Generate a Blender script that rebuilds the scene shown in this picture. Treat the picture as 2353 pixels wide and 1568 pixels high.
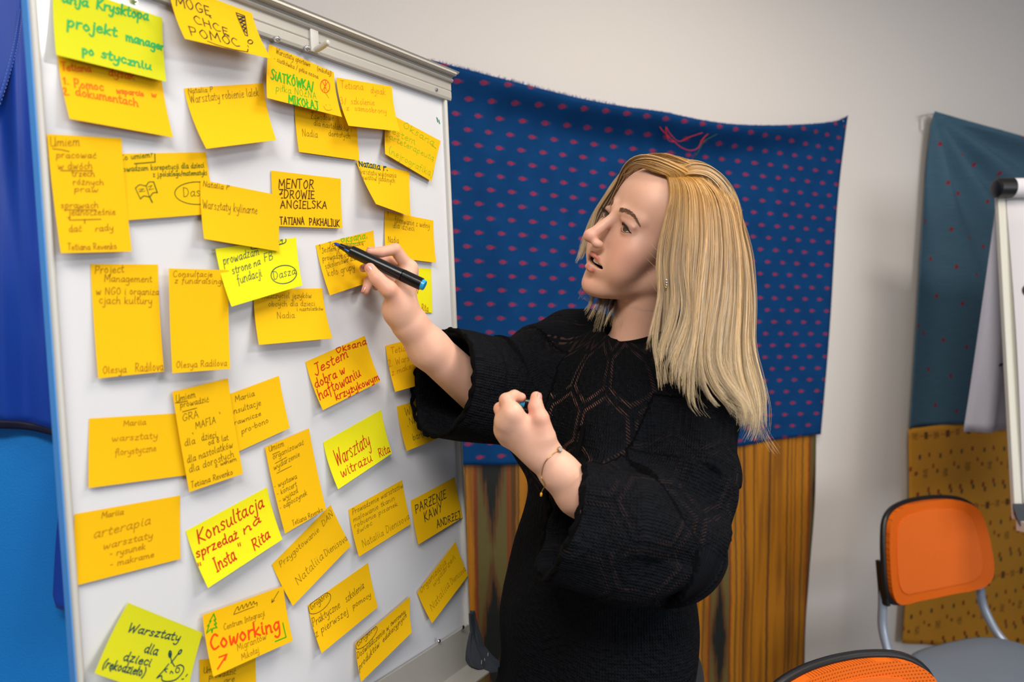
import bpy, bmesh, math, random
import numpy as np
from mathutils import Vector, Matrix

for _o in list(bpy.data.objects):
    bpy.data.objects.remove(_o)
SC = bpy.context.scene
COL = SC.collection
rnd = random.Random(7)

# ---------------------------------------------------------------- camera
FPX, PITCH = 1600.0, math.atan(119.0 / 1600.0)
CAM = Vector((0, 0, 1.5))
FW = Vector((0, math.cos(PITCH), -math.sin(PITCH)))
RT = Vector((1, 0, 0))
UP = Vector((0, math.sin(PITCH), math.cos(PITCH)))
cd = bpy.data.cameras.new('camera')
cam = bpy.data.objects.new('camera', cd)
COL.objects.link(cam)
cam.location = CAM
cam.rotation_euler = (math.pi / 2 - PITCH, 0, 0)
cd.sensor_width = 36
cd.lens = FPX / 2353 * 36
cd.clip_start = 0.02
cd.dof.use_dof = True
cd.dof.focus_distance = 1.10
cd.dof.aperture_fstop = 3.2
SC.camera = cam

# ---------------------------------------------------------------- world, lights, exposure
w = bpy.data.worlds.new('room_ambient')
SC.world = w
w.use_nodes = True
w.node_tree.nodes['Background'].inputs[0].default_value = (0.80, 0.86, 1.0, 1)
w.node_tree.nodes['Background'].inputs[1].default_value = 0.16
SC.view_settings.view_transform = 'Standard'
SC.view_settings.look = 'None'
SC.view_settings.gamma = 1
SC.view_settings.exposure = 0.30
SC.view_settings.use_curve_mapping = False
SC.render.film_transparent = False
SC.cycles.adaptive_threshold = .02
SC.cycles.max_bounces = 4
SC.cycles.diffuse_bounces = 2
SC.cycles.glossy_bounces = 2
SC.cycles.transmission_bounces = 2
SC.cycles.transparent_max_bounces = 4
SC.cycles.caustics_reflective = False
SC.cycles.caustics_refractive = False


def ceiling_lamp(loc, sx, sy, watts, color):
    l = bpy.data.lights.new('ceiling_light', 'AREA')
    l.shape = 'RECTANGLE'
    l.size, l.size_y = sx, sy
    l.energy = watts
    l.color = color
    o = bpy.data.objects.new('ceiling_light', l)
    COL.objects.link(o)
    o.location = loc
    return o


CEIL = 2.80
ceiling_lamp((-0.15, -0.55, CEIL - .06), 1.2, .60, 42, (1.0, .96, .90))
ceiling_lamp((1.75, 0.25, CEIL - .06), .60, .60, 25, (1.0, .94, .86))
ceiling_lamp((0.70, 1.05, CEIL - .06), .60, .60, 13, (1.0, .88, .72))
wl = ceiling_lamp((2.9, -1.7, 1.75), 1.6, 1.3, 34, (.92, .95, 1.0))      # daylight from the window behind the camera
wl.name = wl.data.name = 'window_daylight'
wl.rotation_euler = (Vector((.6, 1.2, 1.2)) - Vector(wl.location)).to_track_quat('-Z', 'Y').to_euler()


# ---------------------------------------------------------------- helpers
def P(u, v, z):
    """world point on the line of sight of photo position (u, v) at depth z metres"""
    return CAM + (FW + RT * ((u - 1176.5) / FPX) + UP * ((784 - v) / FPX)) * z


def to_px(p):
    q = Vector(p) - CAM
    z = q.dot(FW)
    return (1176.5 + FPX * q.dot(RT) / z, 784 - FPX * q.dot(UP) / z, z)


def srgb(r, g, b):
    f = lambda c: (c / 255) / 12.92 if c <= 10 else ((c / 255 + .055) / 1.055) ** 2.4
    return (f(r), f(g), f(b), 1.0)


def link(o, parent=None):
    COL.objects.link(o)
    if parent is not None:
        o.parent = parent
    return o


def tag(o, label=None, cat=None, group=None, kind=None):
    if label: o['label'] = label
    if cat: o['category'] = cat
    if group: o['group'] = group
    if kind: o['kind'] = kind
    return o


def empty(name, loc=(0, 0, 0), parent=None):
    o = bpy.data.objects.new(name, None)
    o.location = loc
    o.empty_display_size = .05
    return link(o, parent)


def mesh_obj(name, verts, faces, mat=None, parent=None, smooth=True, world=True):
    """world: verts are given in world space; shift into the parent's space (parents here are unrotated Empties)"""
    me = bpy.data.meshes.new(name)
    off = Vector((0, 0, 0))
    if parent is not None and world:
        q = parent
        while q is not None:
            off += q.location
            q = q.parent
    if isinstance(verts, np.ndarray):
        verts = (verts - np.array(off)).tolist()
    else:
        verts = [tuple(Vector(v) - off) for v in verts]
    if isinstance(faces, np.ndarray):
        faces = faces.tolist()
    me.from_pydata(verts, [], faces)
    if mat is not None:
        me.materials.append(mat)
    if smooth:
        me.polygons.foreach_set('use_smooth', [True] * len(me.polygons))
    me.update()
    return link(bpy.data.objects.new(name, me), parent)


class MB:
    """collects vertices and faces for one mesh"""
    def __init__(s):
        s.v, s.f = [], []

    def add(s, vs, fs):
        n = len(s.v)
        s.v += [tuple(x) for x in vs]
        s.f += [tuple(i + n for i in f) for f in fs]
        return s

    def box(s, o, a, b, c):
        """corner o and three edge vectors"""
        o, a, b, c = map(Vector, (o, a, b, c))
        vs = [o, o + a, o + a + b, o + b, o + c, o + a + c, o + a + b + c, o + b + c]
        fs = [(0, 3, 2, 1), (4, 5, 6, 7), (0, 1, 5, 4), (1, 2, 6, 5), (2, 3, 7, 6), (3, 0, 4, 7)]
        if a.cross(b).dot(c) < 0: fs = [f[::-1] for f in fs]
        return s.add(vs, fs)

    def bevel_box(s, o, a, b, c, r=.002, seg=2):
        bm = bmesh.new()
        m = MB().box(o, a, b, c)
        vs = [bm.verts.new(v) for v in m.v]
        for f in m.f: bm.faces.new([vs[i] for i in f])
        bmesh.ops.bevel(bm, geom=bm.edges[:], offset=r, segments=seg, affect='EDGES', profile=.6)
        bm.verts.index_update()
        s.add([v.co.copy() for v in bm.verts], [[v.index for v in f.verts] for f in bm.faces])
        bm.free()
        return s

    def tube(s, pts, rad, n=10, cap=True, closed=False):
        pts = [Vector(p) for p in pts]
        rads = rad if isinstance(rad, (list, tuple)) else [rad] * len(pts)
        N = len(pts)
        rings, up = [], None
        for i, p in enumerate(pts):
            if closed: t = pts[(i + 1) % N] - pts[i - 1]
            else: t = pts[min(i + 1, N - 1)] - pts[max(i - 1, 0)]
            if t.length < 1e-9: t = Vector((0, 0, 1))
            t.normalize()
            if up is None:
                up = Vector((0, 0, 1)) if abs(t.z) < .9 else Vector((1, 0, 0))
            x = up.cross(t)
            if x.length < 1e-6: x = Vector((1, 0, 0)).cross(t)
            x.normalize()
            y = t.cross(x).normalized()
            up = y
            rings.append([p + (x * math.cos(2 * math.pi * k / n) + y * math.sin(2 * math.pi * k / n)) * rads[i] for k in range(n)])
        vs = [v for r in rings for v in r]
        fs = []
        for i in range(N if closed else N - 1):
            a, b = i * n, ((i + 1) % N) * n
            for k in range(n):
                fs.append((a + k, a + (k + 1) % n, b + (k + 1) % n, b + k))
        if cap and not closed:
            fs.append(tuple(range(n))[::-1])
            fs.append(tuple(range((N - 1) * n, N * n)))
        return s.add(vs, fs)

    def prism(s, poly, ext):
        """closed polygon of points swept along ext"""
        n = len(poly)
        ext = Vector(ext)
        vs = [Vector(p) for p in poly] + [Vector(p) + ext for p in poly]
        fs = [(i, (i + 1) % n, n + (i + 1) % n, n + i) for i in range(n)]
        fs += [tuple(range(n))[::-1], tuple(range(n, 2 * n))]
        return s.add(vs, fs)

    def lathe(s, o, axis, prof, n=20):
        """prof: (distance along axis, radius)"""
        axis = Vector(axis).normalized()
        pts = [Vector(o) + axis * d for d, r in prof]
        x = axis.orthogonal().normalized()
        y = axis.cross(x)
        vs, fs = [], []
        for (d, r), p in zip(prof, pts):
            vs += [p + (x * math.cos(2 * math.pi * k / n) + y * math.sin(2 * math.pi * k / n)) * r for k in range(n)]
        for i in range(len(prof) - 1):
            for k in range(n):
                fs.append((i * n + k, i * n + (k + 1) % n, (i + 1) * n + (k + 1) % n, (i + 1) * n + k))
        fs.append(tuple(range(n))[::-1])
        fs.append(tuple(range((len(prof) - 1) * n, len(prof) * n)))
        return s.add(vs, fs)

    def build(s, name, mat, parent=None, smooth=False):
        o = mesh_obj(name, s.v, s.f, mat, parent, smooth)
        return o


def smooth_angle(o, deg=35):
    me = o.data
    me.polygons.foreach_set('use_smooth', [True] * len(me.polygons))
    bm = bmesh.new(); bm.from_mesh(me)
    lim = math.radians(deg)
    for e in bm.edges:
        if len(e.link_faces) == 2 and e.calc_face_angle(0) > lim: e.smooth = False
    bm.to_mesh(me); bm.free()
    return o


def catmull(pts, sub=6, closed=False):
    pts = [np.array(p, float) for p in pts]
    n = len(pts)
    if n < 3: return [tuple(p) for p in pts]
    out = []
    rng = range(n if closed else n - 1)
    for i in rng:
        g = (lambda k: pts[k % n]) if closed else (lambda k: pts[min(max(k, 0), n - 1)])
        p0, p1, p2, p3 = g(i - 1), g(i), g(i + 1), g(i + 2)
        for j in range(sub):
            t = j / sub
            out.append(.5 * ((2 * p1) + (-p0 + p2) * t + (2 * p0 - 5 * p1 + 4 * p2 - p3) * t * t + (-p0 + 3 * p1 - 3 * p2 + p3) * t ** 3))
    if not closed: out.append(pts[-1])
    return [tuple(p) for p in out]


# ---------------------------------------------------------------- materials
MATS = {}


def new_mat(name):
    m = bpy.data.materials.new(name)
    m.use_nodes = True
    MATS[name] = m
    return m, m.node_tree, m.node_tree.nodes['Principled BSDF']


def plain(name, col, rough=.5, metal=0, spec=.5, noise=0, nscale=40, bump=0, bscale=200, emit=None):
    m, nt, b = new_mat(name)
    b.inputs['Roughness'].default_value = rough
    b.inputs['Metallic'].default_value = metal
    b.inputs['Specular IOR Level'].default_value = spec
    b.inputs['Base Color'].default_value = col
    if noise or bump:
        tc = nt.nodes.new('ShaderNodeTexCoord')
    if noise:
        n = nt.nodes.new('ShaderNodeTexNoise'); n.inputs['Scale'].default_value = nscale; n.inputs['Detail'].default_value = 4
        nt.links.new(tc.outputs['Object'], n.inputs['Vector'])
        mp = nt.nodes.new('ShaderNodeMapRange')
        mp.inputs['To Min'].default_value = 1 - noise; mp.inputs['To Max'].default_value = 1 + noise
        nt.links.new(n.outputs['Fac'], mp.inputs['Value'])
        mx = nt.nodes.new('ShaderNodeVectorMath'); mx.operation = 'SCALE'
        mx.inputs[0].default_value = col[:3]
        nt.links.new(mp.outputs[0], mx.inputs['Scale'])
        nt.links.new(mx.outputs[0], b.inputs['Base Color'])
    if bump:
        n = nt.nodes.new('ShaderNodeTexNoise'); n.inputs['Scale'].default_value = bscale; n.inputs['Detail'].default_value = 2
        nt.links.new(tc.outputs['Object'], n.inputs['Vector'])
        bp_ = nt.nodes.new('ShaderNodeBump'); bp_.inputs['Strength'].default_value = bump; bp_.inputs['Distance'].default_value = .002
        nt.links.new(n.outputs['Fac'], bp_.inputs['Height'])
        nt.links.new(bp_.outputs[0], b.inputs['Normal'])
    return m


class NG:
    """tiny expression helper over shader nodes"""
    def __init__(s, nt): s.nt = nt
    def val(s, x, sock):
        if isinstance(x, (int, float)): sock.default_value = x
        else: s.nt.links.new(x, sock)
    def m(s, op, a, b=0.0, c=0.0, clamp=False):
        n = s.nt.nodes.new('ShaderNodeMath'); n.operation = op; n.use_clamp = clamp
        s.val(a, n.inputs[0]); s.val(b, n.inputs[1]); s.val(c, n.inputs[2])
        return n.outputs[0]
    def add(s, a, b): return s.m('ADD', a, b)
    def sub(s, a, b): return s.m('SUBTRACT', a, b)
    def mul(s, a, b): return s.m('MULTIPLY', a, b)
    def div(s, a, b): return s.m('DIVIDE', a, b)
    def abs(s, a): return s.m('ABSOLUTE', a)
    def frac(s, a): return s.m('FRACT', a)
    def floor(s, a): return s.m('FLOOR', a)
    def mx(s, a, b): return s.m('MAXIMUM', a, b)
    def mn(s, a, b): return s.m('MINIMUM', a, b)
    def lt(s, a, b): return s.m('LESS_THAN', a, b)
    def soft(s, a, lo, hi):
        """smooth 0..1 step of a between lo and hi"""
        n = s.nt.nodes.new('ShaderNodeMapRange'); n.interpolation_type = 'SMOOTHSTEP'
        s.val(a, n.inputs['Value']); n.inputs['From Min'].default_value = lo; n.inputs['From Max'].default_value = hi
        return n.outputs[0]
    def mix(s, f, a, b):
        n = s.nt.nodes.new('ShaderNodeMix'); n.data_type = 'RGBA'
        s.val(f, n.inputs[0])
        for x, k in ((a, 6), (b, 7)):
            if isinstance(x, tuple): n.inputs[k].default_value = x
            else: s.nt.links.new(x, n.inputs[k])
        return n.outputs[2]
    def noise(s, vec, scale, detail=3, out='Fac', dist=0.0):
        n = s.nt.nodes.new('ShaderNodeTexNoise'); n.inputs['Scale'].default_value = scale; n.inputs['Detail'].default_value = detail
        n.inputs['Distortion'].default_value = dist
        if vec is not None: s.nt.links.new(vec, n.inputs['Vector'])
        return n.outputs[out]
    def uv(s):
        n = s.nt.nodes.new('ShaderNodeUVMap')
        x = s.nt.nodes.new('ShaderNodeSeparateXYZ')
        s.nt.links.new(n.outputs[0], x.inputs[0])
        return n.outputs[0], x.outputs[0], x.outputs[1]
    def comb(s, x, y, z=0.0):
        n = s.nt.nodes.new('ShaderNodeCombineXYZ')
        s.val(x, n.inputs[0]); s.val(y, n.inputs[1]); s.val(z, n.inputs[2])
        return n.outputs[0]
    def bump(s, h, strength, dist, bsdf):
        n = s.nt.nodes.new('ShaderNodeBump'); n.inputs['Strength'].default_value = strength; n.inputs['Distance'].default_value = dist
        s.nt.links.new(h, n.inputs['Height']); s.nt.links.new(n.outputs[0], bsdf.inputs['Normal'])


M_wall = plain('wall_paint', srgb(226, 220, 215), .75, spec=.3, bump=.35, bscale=260)
M_bluewall = plain('blue_wall_paint', srgb(30, 152, 250), .55, spec=.4, bump=.5, bscale=260)
M_floor = plain('grey_floor', srgb(120, 118, 116), .5, noise=.08, nscale=8)
M_ceil = plain('ceiling_paint', srgb(235, 234, 232), .9)
M_black = plain('black_plastic', srgb(18, 18, 20), .38, bump=.05)
M_dark = plain('dark_grey_plastic', srgb(52, 56, 64), .5)
M_chrome = plain('chrome', srgb(200, 202, 205), .22, 1)
M_alu = plain('grey_coated_metal', srgb(176, 172, 164), .42, .15, noise=.03)
M_board = plain('white_enamel', srgb(214, 215, 219), .14, spec=.6, noise=.012, nscale=6)
M_boardrim = plain('pale_grey_rim', srgb(196, 194, 188), .35)
M_steel = plain('grey_painted_steel', srgb(138, 146, 156), .35, .3)
M_blueedge = plain('blue_wall_reflection', srgb(88, 158, 232), .4)  # blue wall's reflection given as a flat colour
# ================================================================ the room
WALL_A = math.atan((5287 - 1176.5) / FPX)
WD = Vector((math.sin(WALL_A), math.cos(WALL_A), 0))      # along the wall, to the photo's right
WN = Vector((WD.y, -WD.x, 0))                              # out of the wall, towards the room
W0 = P(1018, 665, 1.90); W0.z = 0


def wall_pt(s, z, out=0.0):
    p = W0 + WD * s + WN * out
    return Vector((p.x, p.y, z))


def wall_hit(u, v, out=0.0):
    d = (P(u, v, 1) - CAM)
    o = W0 + WN * out
    t = (o - CAM).dot(WN) / d.dot(WN)
    return CAM + d * t


def wall_s(u, v, out=0.0):
    h = wall_hit(u, v, out)
    return (h - W0).dot(WD), h.z


S_SPLIT = wall_s(300, 600)[0]
tag(MB().box(wall_pt(S_SPLIT, 0), WD * (4.2 - S_SPLIT), -WN * .1, (0, 0, CEIL)).build('wall_back', M_wall), kind='structure')
tag(MB().box(wall_pt(-2.6, 0), WD * (S_SPLIT + 2.6), -WN * .1, (0, 0, CEIL)).build('wall_left', M_bluewall), kind='structure')
tag(MB().box((-3.2, -3.2, -.06), (7.4, 0, 0), (0, 7.2, 0), (0, 0, .06)).build('floor', M_floor), kind='structure')
tag(MB().box((-3.2, -3.2, CEIL), (7.4, 0, 0), (0, 7.2, 0), (0, 0, .06)).build('ceiling', M_ceil), kind='structure')
tag(MB().box(wall_pt(-2.6, 0, 0), WD * 6.8, WN * .012, (0, 0, .08)).build('baseboard_back', M_boardrim), kind='structure')
# ================================================================ the whiteboard easel
BA = math.atan2(2281 - 1176.5, FPX * math.sqrt(1 + (119 / FPX) ** 2))
BU = Vector((math.sin(BA), math.cos(BA), 0))
_n = Vector((BU.y, -BU.x, 0))
BV = (Vector((0, 0, 1)) - _n * .049).normalized()
BN = BU.cross(BV).normalized()
if BN.dot(CAM - P(290, 735, .8)) < 0: BN = -BN
B0 = P(290, 735, .785)


def bhit(u, v, lift=0.0):
    d = P(u, v, 1) - CAM
    o = B0 + BN * lift
    return CAM + d * ((o - CAM).dot(BN) / d.dot(BN))


def bst(u, v, lift=0.0):
    q = bhit(u, v, lift) - B0
    return q.dot(BU), q.dot(BV)


def bl(s, t, h=0.0):
    return B0 + BU * s + BV * t + BN * h


s0 = bst(122, 784)[0]; s1 = bst(1050, 800)[0]
ttop = bst(1017, 200)[1]                       # board's upper edge under the clamp rail
tbot = bst(1076, 1433)[1]
easel_foot = bl((s0 + s1) / 2, 0, -.25); easel_foot.z = 0
EAS = empty('whiteboard_easel', easel_foot)
tag(EAS, 'white flipchart easel board covered in orange and yellow sticky notes', 'whiteboard')
tl_ = tbot - .075
MB().bevel_box(bl(s0 + .006, tl_, -.004), BU * (s1 - s0 - .012), BV * (ttop + .03 - tl_), -BN * .012, .001).build('board_panel', M_board, EAS)
# side rims: rounded strips
for a, b, nm in ((s0, .007, 'side_rim'), (s1 - .007, .009, 'side_rim')):
    prof = []
    for k in range(9):
        an = math.pi * k / 8
        prof.append((a + b / 2 - math.cos(an) * b / 2, math.sin(an) * .0035))
    poly = [bl(x, tl_, h) for x, h in prof] + [bl(a + b, tl_, -.015), bl(a, tl_, -.015)]
    smooth_angle(MB().prism(poly, BV * (ttop + .035 - tl_)).build(nm, M_boardrim, EAS), 50)
MB().box(bl(s0 - .0012, tl_, -.001), BU * .0011, BV * (ttop + .035 - tl_), -BN * .0135).build('reflection_strip', M_blueedge, EAS)  # added strip: blue wall reflected in the board's side, painted on
# clamp rail along the top: extruded profile (t, h)
rt = bst(1017, 228)[1]
rh = .0475
prof = [(0, -.002), (0, .005), (.004, .0065), (.014, .0065), (.016, .0055), (.018, .0065), (.030, .0065), (.0315, .0105), (.034, .0125), (.0365, .0112),
        (.038, .0095), (.040, .0105), (.0405, .0185), (.043, .0215), (.0465, .0205), (.0485, .016), (.0485, -.014), (.0, -.014)]
rail = MB().prism([bl(s0 - .01, rt + t, h) for t, h in prof], BU * (s1 - s0 + .018)).build('clamp_rail', M_alu, EAS)
smooth_angle(rail, 18)
MB().prism([bl(s0 - .01, rt + .046 + t, h) for t, h in ((0, .018), (.0035, .021), (.006, .016), (.006, -.01), (0, -.01))], BU * (s1 - s0 + .026)).build('rail_lip', M_alu, EAS)
# tray plate along the bottom
tp = bst(1076, 1433)[1]
MB().prism([bl(s0 + .01, tp + t, h) for t, h in ((0, .0), (0, .004), (-.070, .006), (-.076, .012), (-.079, .045), (-.082, .045), (-.080, .008), (-.074, 0))],
           BU * (s1 - s0 - .012)).build('pen_tray', M_alu, EAS)
# dark plastic tray bracket at the right end
bk = [(1044, 1566), (1040, 1530), (1062, 1450), (1070, 1417), (1082, 1415), (1084, 1470), (1096, 1500), (1113, 1503), (1090, 1522), (1060, 1560)]
br = []
bs = s1 - .030
poly = [(.012, .03), (.004, .028), (-.02, .006), (-.055, .010), (-.078, .045), (-.084, .062), (-.090, .060), (-.092, .020), (-.090, -.004), (.012, -.004)]
sm = catmull([bl(s1 - .004, tp + t + .006, h) for t, h in [(.012, .0), (.012, .006), (-.010, .009), (-.040, .018), (-.062, .042), (-.072, .066)]], 5)
sm += [bl(s1 - .004, tp - .074, .064)]
sm += catmull([bl(s1 - .004, tp + t, h) for t, h in [(-.080, .050), (-.086, .024), (-.086, -.002)]], 4)
sm += [bl(s1 - .004, tp + .018, -.004)]
brk = MB().prism(sm, BU * .016).build('tray_bracket', M_dark, EAS)
# a broad face plate of the bracket, hugging the tray end
sm = catmull([bl(s1 + bx_, tp + t, .0075 + dh) for bx_, t, dh in
              [(.008, .016, 0), (.006, -.004, 0), (-.006, -.016, .001), (-.016, -.035, .003), (-.022, -.055, .008), (-.019, -.070, .018), (-.006, -.076, .026), (.010, -.074, .030)]], 4)
sm += [bl(s1 + .012, tp + .016, .004)]
MB().prism(sm, -BN * .012).build('bracket_plate', M_dark, EAS)
for k in range(3):
    c = bl(s1 - .009 + k * .006, tp - .062 + k * .005, .033 + k * .003)
    MB().tube([c - BV * .0035 - BU * .001, c + BV * .0035], .0007, 6).build('bracket_notch', M_alu, EAS)


def bolt(u, v, lift, r=.0042, hexa=True, nm='bolt'):
    c = bhit(u, v, lift)
    m = MB()
    x = BU; y = BV
    if hexa:
        poly = [c + (x * math.cos(k * math.pi / 3) + y * math.sin(k * math.pi / 3)) * r for k in range(6)]
        m.prism(poly, BN * .004)
        m.lathe(c + BN * .004, BN, [(0, r * .72), (.0025, r * .66), (.0035, r * .4)], 14)
    else:
        m.lathe(c, BN, [(0, r), (.0010, r * .95), (.0020, r * .6), (.0023, .0003)], 16)
    o = m.build(nm, M_chrome, EAS)
    smooth_angle(o, 30)


bolt(634, 91, .007)
bolt(703, 112, .007)
bolt(305, 3, .007)
bolt(1003, 206, .007, .0032, False, 'screw')
bolt(1009, 1474, .006, .0036, False, 'screw')
bolt(1064, 1442, .012, .0036, False, 'screw')
# sliding paper hook on the rail
hs, ht = bst(722, 95, .008)
m = MB().bevel_box(bl(hs - .0075, ht - .016, .0065), BU * .0145, BV * .042, BN * .0035, .001)
pg = bl(hs + .001, ht - .012, .009)
m.tube([pg, pg + BN * .012 + BV * .001, pg + BN * .026 + BV * .004], [.0042, .0042, .0038], 14)
m.lathe(pg + BN * .026 + BV * .004, BN, [(0, .0038), (.0015, .003), (.002, .001)], 14)
smooth_angle(m.build('paper_hook', M_boardrim, EAS), 40)
# stand: two front legs, one rear leg, spreader
tm = ttop - .25
for s in (s0 + .08, s1 - .08):
    a = bl(s, tm, -.03); b = bl(s + (.06 if s > 0 else -.06), 0, -.03); b.z = .0
    MB().tube([a, b], .011, 12).build('leg', M_steel, EAS, True)
a = bl((s0 + s1) / 2, tm, -.04); b = bl((s0 + s1) / 2, 0, -.50); b.z = 0
MB().tube([a, b], .011, 12).build('leg', M_steel, EAS, True)
# small marks on the enamel
M_greenink = plain('green_ink', srgb(20, 120, 80), .5)
MB().add([bl(bst(x, y)[0], bst(x, y)[1], -.0035) for x, y in ((1006, 268), (1009, 270), (1011, 281), (1009, 280))], [(0, 1, 2, 3)]).build('ink_smudge', M_greenink, EAS)
MB().add([bl(bst(x, y)[0], bst(x, y)[1], -.0035) for x, y in ((1011, 274), (1013, 275), (1015, 284), (1013, 284))], [(0, 1, 2, 3)]).build('ink_smudge', M_greenink, EAS)
# ================================================================ handwriting: a single-stroke alphabet (x-height 4, caps 7, descender -3)
_G = {
'a': (4.2, '~3.4,3.3 2,4 .5,2.2 1.3,.1 3.2,1.6|~3.5,4 3.3,1 3.6,.1 4.2,.4'), 'b': (4, '~.6,7 .5,3 .6,.2|~.6,2 2,3.9 3.5,2.4 2.4,.1 .6,.5'),
'c': (3.6, '~3.4,3.2 2,4 .6,2 1.7,.1 3.4,.8'), 'd': (4.3, '~3.4,3.2 1.9,3.9 .5,2 1.5,.1 3.3,1.6|~3.6,7 3.4,2 3.7,.1 4.2,.3'),
'e': (3.7, '~.7,2 3.1,2.5 2.4,3.9 .9,3 .7,1 2,.1 3.5,.9'), 'f': (3, '~3,6.6 2,7 1.4,5 1.2,.0 .9,-1.6|.2,3.8 2.6,4'),
'g': (4, '~3.3,3.3 1.9,4 .5,2.3 1.4,.4 3.2,1.8|~3.5,4 3.4,-1.5 2,-3 .5,-2.2'), 'h': (4.2, '.6,7 .5,0|~.6,2.4 2.3,4 3.4,2.8 3.4,.3 4.1,.2'),
'i': (1.8, '~.8,4 .7,.8 1.6,.1|.9,5.6 1,5.2'), 'j': (2, '~1.4,4 1.3,-1.8 .2,-3 -.8,-2|1.5,5.6 1.6,5.2'),
'k': (3.9, '.6,7 .5,0|3.2,4 .7,1.7 3.6,0'), 'l': (1.9, '~.8,7 .6,1.2 1.6,.1'), 'm': (6, '.6,4 .5,0|~.6,2.3 2,4 2.9,3 2.9,0|~3,2.3 4.4,4 5.2,2.8 5.2,.3 6,.2'),
'n': (4.2, '.6,4 .5,0|~.6,2.3 2.3,4 3.3,2.8 3.3,.3 4,.2'), 'o': (4, '~2,4 .5,2.2 1.7,.1 3.4,1.7 2.2,4 1.6,3.8'),
'p': (4, '.7,4 .4,-3|~.7,2.4 2.2,4 3.5,2.5 2.2,.2 .6,1'), 'r': (3.1, '.6,4 .5,0|~.6,2.2 1.6,3.7 3,3.8'), 's': (3.4, '~3,3.3 1.8,4 .8,3 2.6,1.4 1.8,.1 .4,.6'),
't': (2.8, '~1.4,6 1.1,1.2 1.8,.1 2.8,.6|.1,4 2.7,4.2'), 'u': (4.2, '~.6,4 .6,1 1.8,.1 3.3,1.8|~3.5,4 3.4,.8 4.2,.2'), 'v': (3.6, '.4,4 1.7,0 3.3,4'),
'w': (5.4, '~.5,4 .9,.6 1.6,.2 2.7,3 3.1,.6 3.9,.3 5,4'), 'x': (3.6, '.5,4 3.2,0|3.2,4 .5,0'), 'y': (4, '~.6,4 .8,1.4 2,.9 3.3,2.4|~3.5,4 3,-1.5 1.6,-3 .4,-2.2'),
'z': (3.6, '.6,3.8 3.1,4 .5,.1 3.3,.2'), 'q': (4, '~3.3,3.3 1.9,4 .5,2.2 1.4,.3 3.2,1.6|3.5,4 3.4,-3'),
'A': (5, '.3,0 2.4,7 4.5,0|1.1,2.6 3.8,2.7'), 'B': (4.6, '.6,7 .6,0|~.6,6.9 3.4,6.3 2.4,3.9 .7,3.7|~.7,3.7 3.9,2.6 3,.2 .6,.1'), 'C': (4.8, '~4.3,6 2.6,7 .6,3.8 1.8,.2 4.4,.9'),
'D': (5, '.7,7 .6,0|~.4,6.9 3.4,6 4.3,3 2.6,.3 .5,.1'), 'E': (4.2, '3.7,6.9 .7,7 .6,0 3.8,.1|.7,3.6 3.1,3.7'), 'F': (4, '3.8,6.9 .8,7 .6,0|.7,3.7 3.1,3.8'),
'G': (5.2, '~4.4,5.8 2.7,7 .6,3.7 1.9,.1 4.3,1.2 4.4,2.6|2.8,2.8 4.6,2.9'), 'H': (5, '.7,7 .6,0|4.2,7 4.2,0|.7,3.5 4.2,3.7'), 'I': (2.4, '1.2,7 1.1,0|.4,7 2,7|.3,0 2,0'),
'J': (3.8, '~2.9,7 2.8,1.5 1.6,-.6 .3,.8|1.2,7 4,7'), 'K': (4.7, '.7,7 .6,0|4.2,7 .8,3.2 4.4,0'), 'L': (4, '~.8,7 .6,.2 .7,.1|.6,.1 3.7,.3'), 'M': (6, '.5,0 .9,7 3,2.2 5,7 5.5,0'),
'N': (5.2, '.6,0 .7,7 4.3,.2 4.5,7'), 'O': (5.2, '~2.7,7 .7,4 2.2,.1 4.5,2.6 3.6,6.5 2.3,6.9'), 'P': (4.4, '.8,7 .6,0|~.5,6.8 3.6,6.4 3.2,3.6 .7,3.1'),
'R': (4.7, '.8,7 .6,0|~.5,6.8 3.6,6.4 3,3.8 .8,3.3|1.6,3.4 4.4,0'), 'S': (4.2, '~3.8,6 2.2,7 .8,5.4 3.4,2.4 2.2,.1 .4,1'), 'T': (4.4, '2.3,7 2.1,0|.2,6.9 4.3,7'),
'U': (4.8, '~.7,7 .6,1.6 2.2,.1 4,1.6 4.2,7|4.2,7 4.3,0'), 'W': (6.4, '.4,7 1.7,0 3.2,5 4.6,0 6,7'), 'Y': (4.4, '.3,7 2.2,3.4|4.2,7 1.4,0'), 'Z': (4.4, '.6,6.8 3.9,7 .5,.1 4,.2|1,3.4 3.3,3.6'),
'0': (4, '~2,7 .5,3.5 2,0 3.5,3.5 2,7'), '1': (2.4, '.4,5.2 1.4,7 1.4,0'), '2': (3.8, '~.6,5.6 2,7 3.2,5.4 .6,.2|.6,.1 3.5,.2'), '3': (3.8, '~.6,6.3 2.2,7 3,5.2 1.4,3.8|~1.4,3.8 3.3,2.4 2,0 .4,.8'),
'8': (3.8, '~2.2,3.7 .8,5.2 2,7 3.2,5.4 1.9,3.7 .5,1.8 2,0 3.4,1.8 2.2,3.7'), '.': (1.4, '.6,.5 .8,.1'), ',': (1.4, '.9,.6 .5,-1'), '-': (3, '.5,2.6 2.4,2.7'), '/': (3, '.2,-.8 2.8,7.4'),
'(': (2.2, '~2,7.6 .7,5 .7,1.5 1.8,-1.4'), ')': (2.2, '~.3,7.6 1.6,5 1.5,1.5 .3,-1.4'), '?': (3.4, '~.5,5.8 1.8,7 2.9,5.4 1.6,3.4 1.5,2|1.5,.5 1.6,.1'), '"': (2.4, '.7,7 .6,5|1.6,7 1.5,5'),
' ': (2.6, ''),
}
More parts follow.
